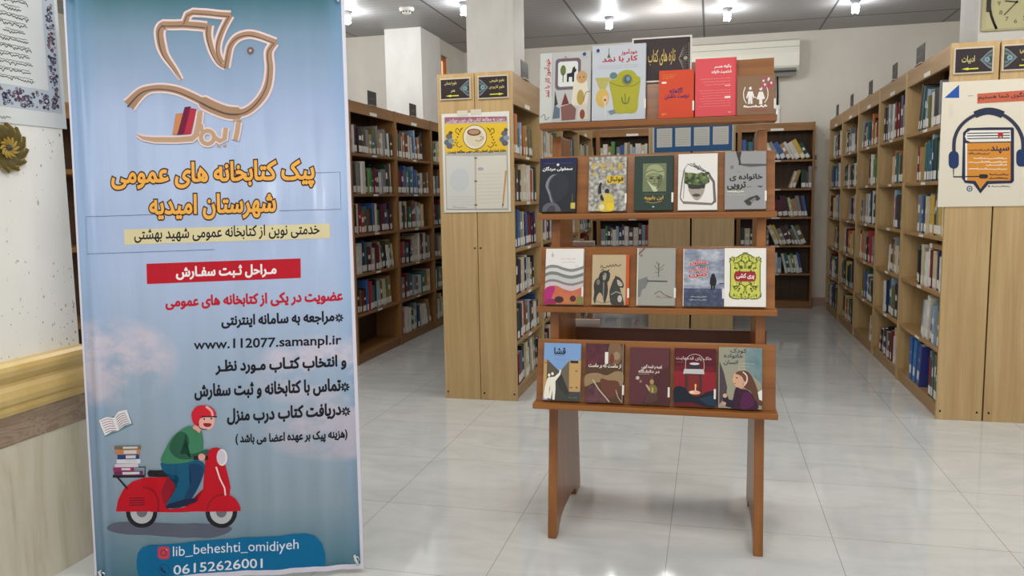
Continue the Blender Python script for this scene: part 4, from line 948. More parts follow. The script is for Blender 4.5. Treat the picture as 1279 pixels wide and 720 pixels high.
for p in (((0, 0), (.007, 0), (.007, BHt), (0, BHt)), ((BWd-.012, 0), (BWd, 0), (BWd, BHt), (BWd-.012, BHt)), ((0, 0), (BWd, 0), (BWd, .018), (0, .018))):
    a.put([(min(max(x, .0004), BWd-.0004), min(max(y, .0004), BHt-.0004)) for x, y in p], [[0, 1, 2, 3]], hem)
# bird emblem
L6 = lambda p: (130+p[0]*.2778, p[1]*.2778)
GLOW, TAN, TANL, TAND = (222, 200, 198), (162, 130, 104), (184, 152, 124), (98, 74, 66)
wing = [L6(p) for p in cr([(347, 358), (318, 312), (275, 250), (257, 195), (252, 140), (268, 112)], 5)+[(350, 110), (420, 114), (462, 120)]]
wing2 = [L6(p) for p in cr([(470, 112), (468, 160), (486, 228), (514, 280), (546, 300)], 5)]
neck = [L6(p) for p in cr([(546, 302), (556, 250), (568, 205), (600, 170), (650, 156), (710, 168), (772, 190)], 5)]
inn = [L6(p) for p in [(362, 104), (376, 66), (400, 54), (480, 60), (570, 68)]]
inn2 = [L6(p) for p in cr([(568, 68), (535, 125), (512, 190), (512, 240), (532, 282)], 5)]
body = [L6(p) for p in cr([(768, 192), (742, 235), (746, 310), (735, 390), (700, 455), (640, 502), (570, 508), (490, 482), (400, 436), (320, 404), (240, 398), (175, 415), (112, 475)], 6)]
bw = [6.6+2.4*math.sin(math.pi*i/(len(body)-1))+(6 if i > len(body)*.45 and i < len(body)*.62 else 0)+max(0, (i-len(body)*.86))*.9 for i in range(len(body))]
a.part('bird_emblem', 'tan outlined bird emblem standing on books')
sets = [(wing, [1.6+7*min(1, i/14) for i in range(len(wing))]), (wing2, [8-.20*i for i in range(len(wing2))]), (neck, 7), (inn, 6.6), (inn2, [6.6-.1*i for i in range(len(inn2))]), (body, bw)]
for p, w in sets: a.line(p, [x+5 for x in w] if isinstance(w, list) else w+5, GLOW)
for p, w in sets: a.line(p, w, TAN)
for p, w in sets: a.line([(x-1.6, y+1.6) for x, y in p], [x*.16 for x in w] if isinstance(w, list) else w*.16, TAND)
ex, ey = L6((660, 230))
for k in range(8): a.ell(ex+3.2*math.cos(k*.785), ey+3.2*math.sin(k*.785), 1.6, 1.6, (120, 92, 84), 8)
a.ell(ex, ey, 1.6, 1.6, (196, 180, 190), 10)
a.part('emblem_lettering', keep=True)
kf = [L6(p) for p in [(150, 607), (178, 622), (230, 630), (320, 629), (395, 624), (414, 606), (424, 560), (432, 500)]]
ring = [L6((465+30*math.cos(k*.3927), 618+30*math.sin(k*.3927))) for k in range(16)]
ya = [L6(p) for p in [(496, 618), (520, 634), (540, 624), (546, 575)]]; al = [L6(p) for p in [(590, 632), (600, 590), (606, 548)]]; lnk = [L6(p) for p in [(436, 560), (440, 592), (470, 590)]]
for w_, cc in ((1, GLOW), (0, TANL)):
    a.line(kf, [x+4*w_ for x in (1.2, 4, 6, 6.4, 6.8, 7, 7.2, 6)], cc); a.line(ring, 5+4*w_, cc, True); a.line(ya, 5.6+4*w_, cc); a.line(al, 6+4*w_, cc); a.line(lnk, 5+4*w_, cc)
a.line([L6((580, 545)), L6((600, 538)), L6((618, 544))], 2.4, TANL); a.rect(*L6((508, 650)), *L6((522, 660)), TANL); a.rect(*L6((534, 648)), *L6((548, 658)), TANL)
for p, cc in (([(322, 512), (352, 508), (340, 604), (308, 604)], (196, 130, 84)), ([(362, 482), (390, 478), (360, 604), (328, 606)], (110, 26, 56)), ([(388, 486), (416, 490), (390, 604), (358, 606)], (176, 46, 66))): a.poly([L6(q) for q in p], cc)
GOLD = (236, 172, 76); GOUT = (74, 44, 30)
a.part('title_lettering', 'gold Persian title with dark outline')
a.text('پیک کتابخانه های عمومی', 140, 392, 238.5, 233, 33, GOLD, .034, (GOUT, .055)); a.part('title_lettering', 'second line of the gold title'); a.text('شهرستان امیدیه', 188, 344, 275, 271, 30, GOLD, .034, (GOUT, .055))
LN = (96, 112, 136)
a.part('thin_frame')
a.line([(200, 268), (108, 271), (109, 317.5), (268, 312)], .7, LN); a.part('thin_frame'); a.line([(393, 216), (424.6, 215), (426, 261.5), (349, 263.5)], .7, LN)
a.part('cream_strip'); a.poly([(155, 287), (411.5, 279.3), (412, 297.6), (155.5, 306)], (214, 202, 158))
a.part('strip_lettering', keep=True); a.text('خدمتی نوین از کتابخانه عمومی شهید بهشتی', 168, 399, 303.5, 296.5, 17.5, DK, .02)
a.part('red_bar'); a.poly([(183.6, 329.7), (375.4, 323), (375.7, 347.4), (184.2, 355)], (184, 10, 34))
a.part('bar_lettering', 'white Persian lettering on the red bar', keep=True); a.text('مـراحل ثـبت سفـارش', 220.5, 345, 349.5, 345.5, 15.5, (236, 232, 232), .04)
a.part('red_lettering', 'red Persian line'); a.text('عضویت در یکی از کتابخانه های عمومی', 208, 427.5, 387, 379, 16, (190, 16, 44), .045)
def star(cx, cy, r):
    for k in range(8): a.ell(cx+r*.62*math.cos(k*.785), cy+r*.62*math.sin(k*.785), r*.38, r*.20, DK, 8, k*45)
a.part('instruction_lettering', 'black printed line'); a.text('مراجعه به سامانه اینترنتی', 277, 417, 410.5, 405, 16, DK, .042); star(423.5, 397.5, 5.6)
a.part('instruction_lettering', 'black printed line'); a.text('www.112077.samanpl.ir', 242, 426, 440.5, 434, 15.2, DK, .02)
a.part('instruction_lettering', 'black printed line'); a.text('و انتخاب کتـاب مـورد نظـر', 269.5, 432, 468.5, 461.5, 17.5, DK, .042)
a.part('instruction_lettering', 'black printed line'); a.text('تماس با کتابخانه و ثبت سفارش', 243, 425, 500.5, 493, 19.5, DK, .042); star(431, 484, 6)
a.part('instruction_lettering', 'black printed line'); a.text('دریافت کتاب درب منزل', 284, 425.5, 531, 523, 19, DK, .042); star(432, 514.5, 6)
a.part('instruction_lettering', 'black printed line'); a.text('(هزینه پیک بر عهده اعضا می باشد )', 294, 433.5, 557.5, 551, 14, DK, .042)
# open book
L7 = lambda p: (120+p[0]*.2639, 490+p[1]*.2639)
P7 = lambda pts, c_: a.poly([L7(p) for p in pts], c_)
S7 = lambda pts, w, c_: a.line([L7(p) for p in pts], w*.2639, c_)
E7 = lambda cx, cy, rx, ry, c_, n=22: a.ell(120+cx*.2639, 490+cy*.2639, rx*.2639, ry*.2639, c_, n)
a.part('open_book_picture')
P7([(18, 138), (44, 213), (104, 190), (176, 155), (150, 90)], (100, 134, 140)); P7([(18, 132), (50, 118), (84, 122), (104, 184), (76, 186), (44, 206)], (236, 232, 236)); P7([(84, 122), (106, 92), (146, 84), (168, 148), (134, 158), (104, 184)], (228, 226, 232))
for i in range(6):
    S7(cr([(28+i*3.6, 138+i*11), (56+i*3, 128+i*11), (82+i*3, 132+i*10)], 3), 3, (150, 96, 106)); S7(cr([(94+i*3, 124+i*10), (112+i*3, 106+i*10), (140+i*4, 98+i*9.5)], 3), 3, (150, 96, 106))
# courier on a scooter
RED, RDK, BLK, GRN, GRD, BLU, BLD, SKN = (194, 10, 32), (146, 12, 34), (30, 26, 34), (62, 126, 92), (36, 88, 66), (10, 84, 118), (16, 58, 96), (226, 160, 148)
a.part('ground_shadow_picture'); P7(cr([(58, 648), (80, 622), (180, 616), (400, 622), (560, 628), (636, 640), (630, 664), (560, 690), (480, 692), (300, 680), (120, 672)], 4, True), (92, 96, 112))
a.part('scooter_picture', 'red scooter printed on the banner', keep=True)
for cx, cy in ((217, 568), (592, 570)): E7(cx, cy, 75, 76, BLK); E7(cx, cy, 54, 56, (186, 186, 190)); E7(cx, cy-2, 26, 28, (110, 108, 116))
P7([(94, 566), (105, 510), (130, 460), (170, 425), (230, 405), (330, 400), (395, 402), (352, 480), (330, 545), (345, 553), (420, 545), (480, 520), (505, 460), (515, 380), (518, 300), (600, 300), (625, 400), (636, 450), (632, 495), (560, 568)], RED)
P7([(345, 505), (395, 402), (340, 400), (310, 470), (320, 520), (340, 550)], RDK); S7(cr([(220, 452), (270, 465), (296, 510), (296, 566)]), 10, RDK)
for i in range(4): S7([(158, 502+i*11), (230, 502+i*11)], 4, (60, 14, 30))
P7(cr([(524, 568), (530, 530), (560, 498), (610, 484), (650, 500), (676, 535), (684, 566)], 4), RED); S7(cr([(526, 560), (535, 525), (570, 494), (615, 484)]), 7, RDK)
S7([(564, 345), (585, 410), (608, 455), (612, 490)], 7, (236, 220, 224)); E7(566, 310, 48, 46, RED); E7(596, 310, 26, 40, (228, 218, 222)); E7(592, 310, 20, 34, (206, 200, 210))
P7([(243, 385), (250, 370), (330, 368), (345, 385), (395, 400), (250, 400)], BLK)
S7([(80, 399), (230, 399)], 13, BLK); S7([(100, 402), (150, 458)], 8, BLK); S7([(186, 356), (232, 356), (232, 396)], 5, BLK)
a.part('book_pile_picture', keep=True)
for x0_, y0_, x1_, y1_, c_ in ((88, 256, 212, 272, (120, 104, 70)), (92, 273, 208, 296, (190, 128, 84)), (102, 297, 204, 318, (34, 58, 120)), (98, 319, 210, 338, (214, 212, 218)), (90, 340, 200, 356, (206, 196, 206)), (82, 357, 180, 374, (150, 40, 96)), (86, 375, 222, 394, (110, 46, 84))):
    P7([(x0_, y0_), (x1_, y0_-2), (x1_, y1_), (x0_, y1_)], c_); P7([(x0_+40, y0_+3), (x1_-16, y0_+2), (x1_-16, y1_-5), (x0_+40, y1_-4)], (206, 204, 208))
a.part('rider_picture', 'rider in green jumper and red helmet printed on the banner', keep=True)
P7(cr([(310, 345), (320, 330), (400, 335), (480, 325), (515, 350), (505, 400), (480, 460), (440, 520), (400, 545), (335, 542), (360, 490), (390, 430), (388, 395), (330, 380)], 4, True), BLU); P7(cr([(440, 345), (500, 350), (505, 395), (470, 470), (440, 520), (420, 500), (450, 420)], 4, True), BLD)
P7([(330, 540), (345, 528), (420, 505), (478, 505), (480, 515), (420, 540), (345, 548)], (20, 30, 60))
P7(cr([(312, 330), (330, 270), (370, 205), (430, 165), (470, 168), (500, 190), (505, 270), (470, 320), (400, 336)], 4, True), GRN); P7(cr([(350, 260), (390, 190), (430, 200), (440, 250), (400, 290), (470, 290), (525, 272), (530, 292), (470, 316), (390, 312)], 4, True), GRD)
P7([(470, 150), (500, 165), (490, 195), (455, 170)], SKN); P7(cr([(488, 105), (540, 105), (562, 125), (556, 160), (536, 178), (500, 172), (480, 150)], 4, True), (232, 172, 160)); P7(cr([(508, 148), (545, 150), (538, 164), (516, 164)], 3, True), (150, 24, 40)); E7(512, 128, 4, 5, BLK, 8); E7(545, 126, 4, 5, BLK, 8)
P7(cr([(455, 135), (452, 100), (475, 70), (520, 64), (555, 82), (566, 112), (520, 118), (490, 130), (486, 160), (468, 156)], 4, True), (206, 28, 48)); S7(cr([(520, 68), (545, 90), (552, 114)]), 11, (236, 170, 160)); S7([(500, 116), (572, 117)], 6, BLK); S7(cr([(478, 150), (495, 172), (525, 178)]), 4, BLK)
S7([(462, 312), (530, 312)], 20, BLK); E7(500, 308, 17, 17, SKN)
# contact box
a.part('contact_box', 'blue rounded contact box')
L4 = lambda p: (80+p[0]*.3055, 500+p[1]*.3055)
a.poly([L4(p) for p in [(297, 655), (302, 625), (322, 603), (350, 594), (700, 567), (985, 545), (1025, 555), (1055, 585), (1069, 630), (1070, 677), (700, 706), (330, 735), (306, 722), (298, 690)]], (0, 104, 152))
a.part('contact_lettering', 'white account name and phone number', keep=True)
a.text('lib_beheshti_omidiyeh', 216.6, 373, 698.5, 690, 16.2, (222, 228, 236), .004); a.part('phone_lettering', 'white phone number', keep=True); a.text('06152626001', 217.5, 328, 717.6, 709.4, 11.6, (222, 228, 236), .01)
a.part('contact_icons', keep=True)
a.rrect(197.5, 682.5, 212.5, 698, 4, (196, 60, 100)); a.rrect(199, 684, 211, 696.5, 3, (206, 70, 70)); a.ring(205, 690.3, 3.6, 3.6, 1.3, (96, 40, 110), 16); a.ell(209, 686.5, .9, .9, (230, 170, 160), 8)
a.ring(205.5, 711.5, 7, 7, .8, (30, 70, 100), 18); a.line(cr([(202.6, 708), (203, 712), (208, 715)]), 2.6, (20, 56, 84))
a.build(ban, 0, place, cut)
# X stand behind and eyelet pegs
mb = MB().tube([(.03, .11, .01), (.45, .045, .98), (.86, .02, 1.97)], .008, M['black'], 10); mb.build('stand_pole', ban)
mb = MB().tube([(.87, .11, .01), (.45, .06, .98), (.04, .02, 1.97)], .008, M['black'], 10); mb.build('stand_pole', ban)
MB().lathe([(0, -.03), (.022, -.03), (.022, .03), (0, .03)], M['black'], 16, (.45, .055, .98)).build('hub', ban)
mb = MB().tube([(.45, .07, .95), (.45, .42, .012)], .008, M['black'], 10); mb.build('rear_leg', ban)
peg = flat((206, 214, 214), .3)
for u, v in ((.875, .035), (.025, .035), (.875, 1.965), (.025, 1.965)):
    y_ = cell(u, v)
    e_ = MB().lathe([(.006, -.002), (.011, -.002), (.011, .002), (.006, .002)], M['steel'], 14).build('eyelet', ban)
    e_.rotation_euler = (HP, 0, 0); e_.location = (u, y_-.002, v)
    MB().tube([(u-.004, y_+.02, v+.012), (u-.006, y_-.012, v+.014), (u, y_-.016, v), (u+.006, y_-.014, v-.018)], .0042, peg, 8).build('peg', ban)

# ================================================================== NEAR LEFT WALL: POSTER AND ORNAMENT
PO = Vector((XW+.002, 1.60, 1.578)); wtf = px_plane(Vector((XW+.002, 1.60, 1.572)), Vector((0, 1, 0)), Vector((0, 0, 1)))
PW_, PH_ = 2.437-1.60, .62
post = empty('calligraphy_poster', (XW+.0015, 1.60, 1.576), HP, 'white calligraphy poster with blue floral border on the near left wall', 'poster')
MB().box(0, PW_, -.003, 0, 0, PH_, flat((214, 218, 218), .55)).build('sheet', post)
a = Art(lambda x, z: (x, z), 1.0, .00004, .0003); a.part('floral_border', 'dark blue and red floral border')
r = random.Random(11); bx0, bx1, bz = .768, .822, .052
a.poly([(bx0, bz), (bx1, bz), (bx1, PH_-.005), (bx0, PH_-.005)], (182, 192, 204)); a.poly([(.01, bz), (bx1, bz), (bx1, bz+.075), (.01, bz+.075)], (182, 192, 204))
def flower(x, z, s, i):
    a.lay = 3+2*(i % 14)
    cc = [(40, 44, 84), (66, 80, 116), (52, 56, 92), (110, 60, 72), (84, 108, 110)][i % 5]
    for k in range(6): a.lay = 3+2*(i % 14); a.ell(x+s*.55*math.cos(k*1.047+i), z+s*.55*math.sin(k*1.047+i), s*.42, s*.34, cc, 7)
    a.ell(x, z, s*.4, s*.4, [(170, 120, 124), (206, 206, 210), (60, 60, 90)][i % 3], 8)
for i in range(150):
    flower(bx0+.011+(bx1-bx0-.022)*r.random(), bz+.01+(PH_-.02-bz)*r.random(), r.uniform(.004, .008), i)
for i in range(8): flower((bx0+bx1)/2+r.uniform(-.005, .005), bz+.04+i*.072, .013, i)
for i in range(170): flower(.30+(bx0-.30)*r.random(), bz+.010+.055*r.random(), r.uniform(.004, .008), i)
for i in range(6): flower(.33+i*.085, bz+.037, .014, i+2)
a.part('calligraphy', 'thin black handwritten lines')
for i in range(18):
    sh_ = i in (6, 9); x1_ = .708-.010*(i % 2)-(.02 if sh_ else 0)
    a.scrawl(.60 if sh_ else .40, x1_, .150+i*.0255, .013, (44, 42, 46), 60+i, .0026); a.scrawl(.61 if sh_ else .41, x1_-.005, .157+i*.0255, .007, (60, 58, 60), 80+i, .0014)
a.scrawl(.55, .60, .022, .012, (120, 110, 110), 5); a.build(post, -.003)

orn = empty('wall_ornament', (XW+.0005, 2.168, 1.494), HP, 'gold and olive flower shaped ornament on the near left wall', 'ornament')
def petal(a0, r0, r1, wid, y, m, mbx, n=6):
    vs = []; fs = []
    for i in range(n+1):
        s = i/n; rr = r0+(r1-r0)*s; ww = wid*math.sin(math.pi*min(1, .12+.88*s)*.98)**.8*rr/r1; an = a0+.5*s*s
        for q in (-1, 0, 1):
            an2 = an+q*ww/max(rr, .01); vs.append((rr*math.cos(an2), y-(.006 if q == 0 else 0)-.004*s, rr*math.sin(an2)))
    for i in range(n):
        for q in (0, 1): fs.append((3*i+q, 3*i+q+1, 3*i+q+4, 3*i+q+3))
    mbx.add(vs, fs, m, True)
gold, olive = flat((168, 140, 62), .4), flat((92, 80, 38), .45)
mb = MB().prism([(.068*math.cos(k*math.pi/6), .068*math.sin(k*math.pi/6)) for k in range(12)], -.008, 0, olive, 'y'); mb.build('backing', orn)
for k in range(12):
    p1 = MB(); petal(k*math.pi/6, .022, .082, .036, -.009-.0006*(k%2), olive, p1); po = p1.build('petal', orn)
    p2 = MB(); ed = []
    for s in [i/7 for i in range(8)]:
        rr = .022+.060*s; ww = .036*math.sin(math.pi*min(1, .12+.88*s)*.98)**.8*rr/.082; an = k*math.pi/6+.5*s*s-ww/max(rr, .01); ed.append((rr*math.cos(an), -.011-.004*s, rr*math.sin(an)))
    p2.tube(ed, .0018, gold, 6).build('gold_edge', po)
mb = MB()
for k in range(12): petal(k*math.pi/6+.2, .008, .036, .010, -.018, gold, mb)
mb.build('inner_petals', orn); cbm = MB().lathe([(0, .010), (.006, .009), (.010, .004), (.011, 0), (0, 0)], flat((60, 66, 70), .4), 14); co = cbm.build('boss', orn); co.rotation_euler = (HP, 0, 0); co.location = (0, -.018, 0)

# ================================================================== PLAQUES AND POSTERS ON THE CASE ENDS
def plaque(name_lab, x0, x1, z0, z1, y, left, words, label):
    o = empty('wall_plaque', (x0, y, z0), 0, label, 'sign', 'section plaques on the bookcase ends'); w, h = x1-x0, z1-z0
    MB().box(0, w, -.008, 0, 0, h, flat((198, 186, 166), .4)).build('rim', o); MB().box(.008, w-.008, -.010, -.002, .008, h-.008, flat((44, 33, 36), .5)).build('panel', o)
    a = Art(lambda u, v: (u*w if not left else u*w, h*(1-v)), w, .0001, .0003)
    mir = (lambda u: u) if left else (lambda u: 1-u)
    a.part('ornament', 'teal and grey half rosette')
    for k, cc in enumerate(((110, 122, 122), (70, 76, 80), (98, 112, 112), (60, 64, 70))):
        s = 1-k*.22; a.poly([(mir(.95), .5-.38*s), (mir(.86), .5-.30*s), (mir(.95-.30*s), .5), (mir(.86), .5+.30*s), (mir(.95), .5+.38*s)], cc)
    a.ell(mir(.83), .5, .07, .10, (124, 160, 164), 8); a.ell(mir(.83), .5, .035, .05, (84, 110, 116), 8)
    a.part('lettering', 'pale yellow Persian lettering', keep=True)
    for s_, u0, u1, v, hh in words: a.text(s_, u0, u1, v, v, hh, (214, 200, 130), .012)
    a.part('arrow', 'yellow arrow', keep=True)
    u0, u1 = (.20, .62) if left else (.40, .86); Yl = (208, 206, 70)
    if left: a.poly([(u0, .82), (u0+.17, .765), (u0+.17, .80), (u1, .795), (u1, .845), (u0+.17, .845), (u0+.17, .875)], Yl)
    else: a.poly([(u1, .82), (u1-.17, .765), (u1-.17, .80), (u0, .795), (u0, .845), (u1-.17, .845), (u1-.17, .875)], Yl)
    a.build(o, -.010)
plaque('', -1.664, -1.462, 1.925, 2.058, 4.88, True, [('علوم اجتماعی', .16, .56, .36, .2), ('هنر', .36, .50, .68, .14)], 'left dark plaque above the yellow poster, arrow pointing left')
plaque('', -1.416, -1.218, 1.921, 2.062, 4.88, False, [('علوم طبیعی', .40, .88, .34, .18), ('علوم کاربردی', .38, .88, .62, .18)], 'right dark plaque above the yellow poster, arrow pointing right')
plaque('', 1.277, 1.472, 1.932, 2.072, 4.905, True, [('ادبیات', .20, .52, .62, .30)], 'dark plaque above the headphone poster, arrow pointing left')
plaque('', 1.513, 1.716, 1.937, 2.075, 4.905, False, [('تاریخ ، جغرافیا', .40, .90, .42, .2), ('ادبیات', .46, .74, .66, .14)], 'dark plaque at the right photo edge, arrow pointing right')

# yellow reading poster
atf = px_plane(Vector((-1.655, 4.879, 1.222)), Vector((1, 0, 0)), Vector((0, 0, 1)))
pa = empty('reading_poster', (-1.655, 4.8785, 1.222), 0, 'laminated poster with yellow coffee cup banner over a blank notebook', 'poster')
MB().box(-.003, .438, -.003, 0, -.003, .618, flat((218, 216, 208), .3)).build('laminated_sheet', pa)
K2 = lambda p: (548+p[0]*.1876, 135+p[1]*.1876)
a = Art(lambda x, y: atf(*K2((x, y))), .1876/203, .00003, .0003, .4); a.part('poster_print')
a.poly([(36, 66), (458, 58), (466, 682), (52, 680)], (176, 172, 162))
a.poly([(40, 110), (455, 98), (458, 288), (46, 300)], (224, 186, 52)); a.poly([(42, 62), (452, 56), (452, 86), (42, 100)], (150, 96, 112)); a.text('دعوت به مطالعه کتاب های خوب خواندنی', 56, 440, 102, 88, 30, (224, 196, 204), .02)
for cx, cy, s in ((70, 210, 1), (438, 190, 1)):
    for dx, dy, rr, cc in ((0, -20, 22, (110, 100, 110)), (-10, 20, 24, (96, 106, 120)), (14, 10, 20, (130, 150, 156)), (4, 44, 22, (100, 96, 112)), (10, -44, 14, (84, 86, 60))): a.ell(cx+dx, cy+dy, rr, rr*.9, cc, 9)
for sx_ in (-1, 1):
    a.line(cr([(242+sx_*80, 130), (242+sx_*100, 150), (242+sx_*120, 135), (242+sx_*128, 160), (242+sx_*108, 172)]), 5, (110, 84, 34)); a.line(cr([(242+sx_*84, 250), (242+sx_*104, 262), (242+sx_*124, 244), (242+sx_*110, 226)]), 5, (110, 84, 34))
    for k in range(7): a.ell(242+sx_*(92+8*k % 50), 140+18*k, 5, 5, (96, 74, 36), 7)
a.ell(242, 194, 80, 82, (96, 76, 40), 28); a.ell(242, 194, 76, 78, (224, 214, 190), 28); a.ell(242, 200, 60, 58, (212, 200, 172), 24); a.ell(236, 162, 46, 24, (110, 72, 50), 18); a.ell(236, 160, 36, 16, (176, 140, 110), 16); a.line(cr([(276, 190), (300, 200), (270, 220), (246, 214)]), 9, (180, 160, 130))
a.text('مقدار شما برای انتخاب کتاب خوب مطالعه چیست', 62, 448, 308, 296, 24, (44, 38, 34), .03)
a.poly([(50, 318), (245, 322), (248, 672), (58, 672)], (206, 206, 200)); a.poly([(248, 322), (452, 314), (460, 668), (250, 672)], (212, 208, 196)); a.poly([(240, 322), (252, 322), (254, 672), (242, 672)], (190, 176, 156))
a.ell(140, 480, 66, 80, (196, 200, 200), 14); a.ell(280, 406, 22, 12, (176, 164, 180), 10)
for i in range(9): a.line([(258, 440+i*24), (420, 436+i*24)], 1.6, (190, 182, 172))
for i in range(4): a.line([(64, 590+i*18), (236, 590+i*18)], 1.6, (184, 184, 178))
for y in (334, 488, 646): a.ell(248, y, 12, 5, (110, 96, 86), 8)
a.poly([(444, 416), (456, 418), (434, 640), (424, 638)], (196, 150, 90)); a.poly([(424, 638), (434, 640), (426, 668)], (60, 50, 44)); a.scrawl(94, 190, 662, 9, (80, 76, 72), 5)
a.build(pa, -.003)
tp = MB(); tpm = flat((206, 200, 184), .12)
tp.box(.10, .17, -.0042, -.0032, .60, .634, tpm); tp.box(.19, .26, -.0042, -.0032, .604, .638, tpm); tp.build('clear_tape', pa)

# headphone poster
btf = px_plane(Vector((1.225, 4.9, 1.213)), Vector((1, 0, 0)), Vector((0, 0, 1)))
pb_ = empty('headphone_poster', (1.225, 4.9035, 1.213), 0, 'cream poster with headphones around an orange book', 'poster')
MB().box(.002, .475, -.003, 0, 0, .680, flat((216, 208, 190), .5)).build('sheet', pb_)
K4 = lambda p: (1165+p[0]*.236, 95+p[1]*.236)
a = Art(lambda x, y: btf(*K4((x, y))), .236/222, .00003, .0003, .45); NV_ = (40, 44, 70); NB_ = (28, 62, 120)
a.part('poster_print')
a.poly([(62, 116), (140, 46), (140, 116)], (32, 82, 160)); a.scrawl(188, 214, 104, 16, (120, 112, 100), 4)
for i in range(6):
    for j in range(3): a.ell(88+j*8, 150+i*13, 1.6, 1.6, (140, 130, 116), 6)
a.poly([(236, 94), (400, 82), (560, 70), (558, 128), (236, 146)], (190, 96, 70)); a.text('پاسخگوی شما هستیم', 242, 545, 132, 116, 34, (50, 34, 38), .02)
hb = cr([(112, 410), (116, 330), (150, 262), (215, 212), (295, 190), (375, 208), (440, 262), (474, 330), (478, 400)], 6); a.line(hb, 17, (48, 52, 72))
a.line(cr([(222, 206), (258, 192), (296, 186), (335, 192), (372, 206)], 5), 36, NV_)
a.rrect(84, 398, 138, 490, 22, (30, 52, 96), 26); a.rrect(442, 388, 500, 480, 22, (30, 52, 96), 26)
a.line([(110, 485), (110, 534), (250, 532)], 6, (40, 42, 60)); a.rrect(244, 520, 292, 543, 10, (44, 40, 52), 11)
a.part('book_drawing', keep=True)
a.poly([(160, 330), (160, 300), (185, 276), (300, 272), (424, 272), (430, 280), (430, 555), (418, 568), (295, 572), (252, 622), (215, 572), (170, 566), (154, 540)], NV_)
a.poly([(170, 320), (178, 300), (200, 288), (412, 286), (414, 346), (200, 350), (178, 340)], (226, 222, 212))
for i in range(3): a.line([(182, 304+i*14), (408, 300+i*14)], 5, NV_)
a.poly([(344, 300), (372, 298), (372, 328), (358, 320), (346, 330)], (172, 40, 56)); a.poly([(172, 356), (412, 352), (412, 548), (408, 554), (286, 556), (252, 598), (226, 556), (172, 552)], (206, 136, 50)); a.poly([(172, 356), (182, 356), (182, 552), (172, 552)], (226, 222, 212))
a.line([(110, 534), (250, 532)], 6, (40, 42, 60)); a.rrect(244, 520, 292, 543, 10, (44, 40, 52), 11)
a.text('سپند', 306, 404, 410, 408, 36, NV_, .035)
for i, (x0_, x1_, y_, cc) in enumerate(((188, 300, 394, NV_), (188, 300, 414, NV_), (216, 392, 438, (232, 220, 196)), (188, 392, 458, (232, 220, 196)), (280, 392, 474, (232, 220, 196)), (188, 392, 494, (232, 220, 196)), (300, 402, 524, NV_), (296, 402, 544, NV_))): a.scrawl(x0_, x1_, y_, 11, cc, 70+i, 3.4)
a.part('seal'); a.ring(195, 597, 13, 13, 5, NB_, 18); a.ell(195, 597, 5, 5, NB_, 10); a.ell(298, 584, 5, 5, NV_, 8); a.scrawl(308, 410, 586, 8, (90, 90, 104), 9, 3)
a.build(pb_, -.003)
tpb = MB().box(.46, .478, -.0042, -.0032, .02, .06, tpm).build('clear_tape', pb_)

# blue notice on the far double case
nt = empty('notice_board', (-.535, 7.925, 1.722), 0, 'blue notice with four white pages on the pale case behind the stand', 'notice board')
MB().box(0, .727, -.006, 0, 0, .25, flat((34, 88, 142), .5)).build('board', nt)
mb = MB().box(-.016, 0, -.010, 0, -.004, .25, fw); mb.box(.727, .738, -.010, 0, -.004, .25, fw); mb.build('edge_strip', nt)
for i in range(4):
    pg = MB().box(.024+i*.175, .024+i*.175+.145, -.0075, -.006, .045+.004*i, .225, flat((214, 214, 206), .6)).build('page', nt)
    a = Art(lambda u, v: (.024+i*.175+u*.145, .045+.18*(1-v)), .145); a.part('lettering')
    for j in range(7): a.line([(.08, .14+j*.12), (.9, .14+j*.12)], .02, (170, 168, 164))
    a.build(pg, -.0075)

# ================================================================== BACK WALL FITTINGS, CLOCK
ac = empty('air_conditioner', (-.26, 9.76, 2.66), 0, 'white wall air conditioner on the back wall above the bookcases', 'air conditioner')
acm = flat((222, 220, 206), .35)
MB().prism([(0, 0), (-.16, .0), (-.205, .06), (-.215, .20), (-.20, .335), (-.17, .35), (0, .35)], 0, 1.20, acm).build('casing', ac, .006)
MB().box(.03, 1.17, -.19, -.06, -.006, .012, flat((40, 40, 40), .5)).build('air_outlet', ac)
MB().prism([(-.205, .03), (-.14, -.045), (-.135, -.04), (-.198, .038)], .03, 1.17, flat((150, 150, 146), .4)).build('louver', ac)
MB().box(.0, 1.2, -.2165, -.213, .262, .266, flat((150, 148, 140), .5)).build('panel_seam', ac)
MB().box(.55, .66, -.218, -.214, .10, .115, lab_white).build('badge', ac)
o = MB().tube([(.72, 9.70, 2.64), (.725, 9.73, 2.56), (.73, 9.745, 2.42), (.73, 9.75, 2.30)], .010, M['black'], 8).build('power_cable'); tag(o, 'black cable hanging below the air conditioner', 'cable')
o = MB().box(.705, .755, 9.735, 9.76, 2.09, 2.30, M['white']).box(.70, .76, 9.732, 9.76, 2.26, 2.31, M['white']).build('cable_duct', None, .003); tag(o, 'white cable duct on the back wall under the black cable', 'cable duct')
sw = empty('control_box', (1.135, 9.76, 1.60), 0, 'small white wall control box right of the back bookcase', 'control box')
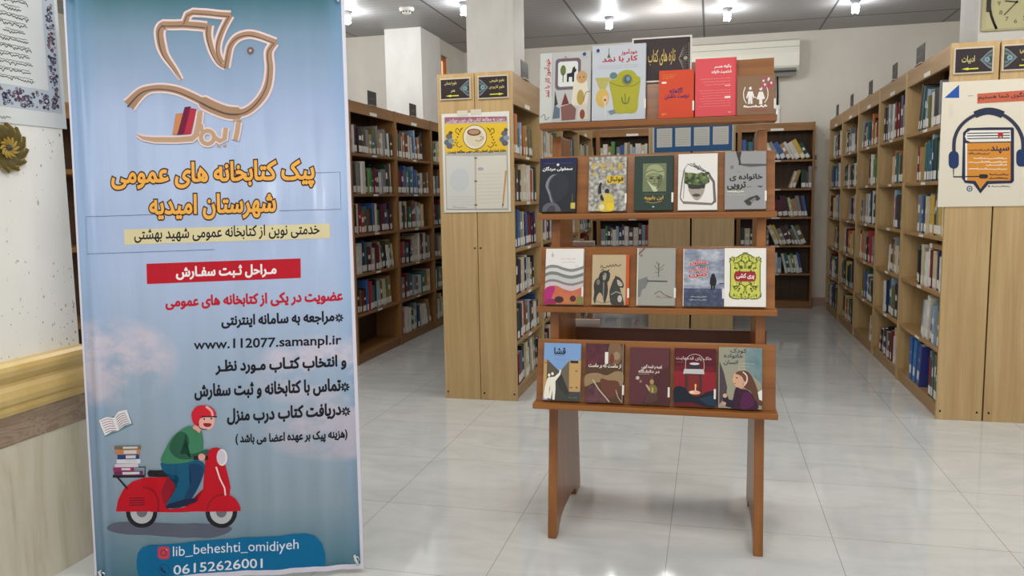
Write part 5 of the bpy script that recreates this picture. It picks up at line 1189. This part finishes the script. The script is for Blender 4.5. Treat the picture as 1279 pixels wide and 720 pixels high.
MB().box(-.045, .045, -.035, 0, 0, .15, flat((206, 200, 188), .4)).build('housing', sw, .004); MB().box(-.03, .03, -.038, -.034, .08, .13, flat((120, 120, 116), .3)).build('screen', sw); MB().box(-.02, .02, -.039, -.034, .02, .05, flat((168, 160, 150), .4)).build('button_plate', sw)

ck = empty('wall_clock', (2.10, 6.598, 2.63), 0, 'square cream wall clock on the right hand column', 'clock')
fc = flat((208, 200, 150), .4)
CW_, CH_ = .215, .19
MB().box(-CW_, CW_, -.03, 0, -CH_, CH_+.01, flat((206, 196, 150), .35)).build('case', ck, .012)
MB().box(-CW_+.02, CW_-.02, -.034, -.03, -CH_+.015, CH_-.005, fc).build('dial', ck)
for sg in (-1, 1):
    arc = [(sg*(CW_-.062-.045*math.sin(math.pi*k/8)+.04), -.036, -CH_+.01+.37*k/8) for k in range(9)]
    arc = [(sg*(.120+.052*math.sin(math.pi*k/8)), -.036, -CH_+.012+(2*CH_-.012)*k/8) for k in range(9)]
    MB().tube(arc, .008, M['black'], 8).build('black_arc', ck)
    MB().box(sg*.178-.013, sg*.178+.013, -.046, -.03, -.055, .055, M['black']).build('side_stud', ck, .003)
a = Art(lambda x, z: (x, z), 1.0, .0001, .0003); a.part('numerals')
NUM = {12: 'I2', 11: '11', 10: '10', 9: '9', 8: '8', 7: '7', 6: '6', 5: '5', 4: '4', 3: '3', 2: '2', 1: '1'}
for n in range(1, 13):
    an = math.radians(90-30*n); x, z = .112*math.cos(an), .13*math.sin(an); w_ = .018 if n > 9 else .010
    a.text(str(n), x-w_, x+w_, z-.015, z-.015, -.030, (84, 82, 66), .0)
a.rect(-.03, .08, .03, .086, (110, 108, 86)); a.build(ck, -.034)
MB().box(-.006, .075, -.041, -.038, -.004, .004, M['black'], Matrix.Rotation(math.radians(-170), 4, 'Y')).build('hour_hand', ck)
MB().box(-.008, .115, -.045, -.042, -.003, .003, M['black'], Matrix.Rotation(math.radians(132), 4, 'Y')).build('minute_hand', ck)
cc_ = MB().lathe([(0, 0), (.009, 0), (.007, .012), (0, .012)], M['black'], 14).build('centre_pin', ck); cc_.rotation_euler = (HP, 0, 0); cc_.location = (0, -.036, 0)
print('BOOK COUNT', NB[0], len([o for o in D.objects if o.name.startswith('book') and o.get('category') == 'book']))
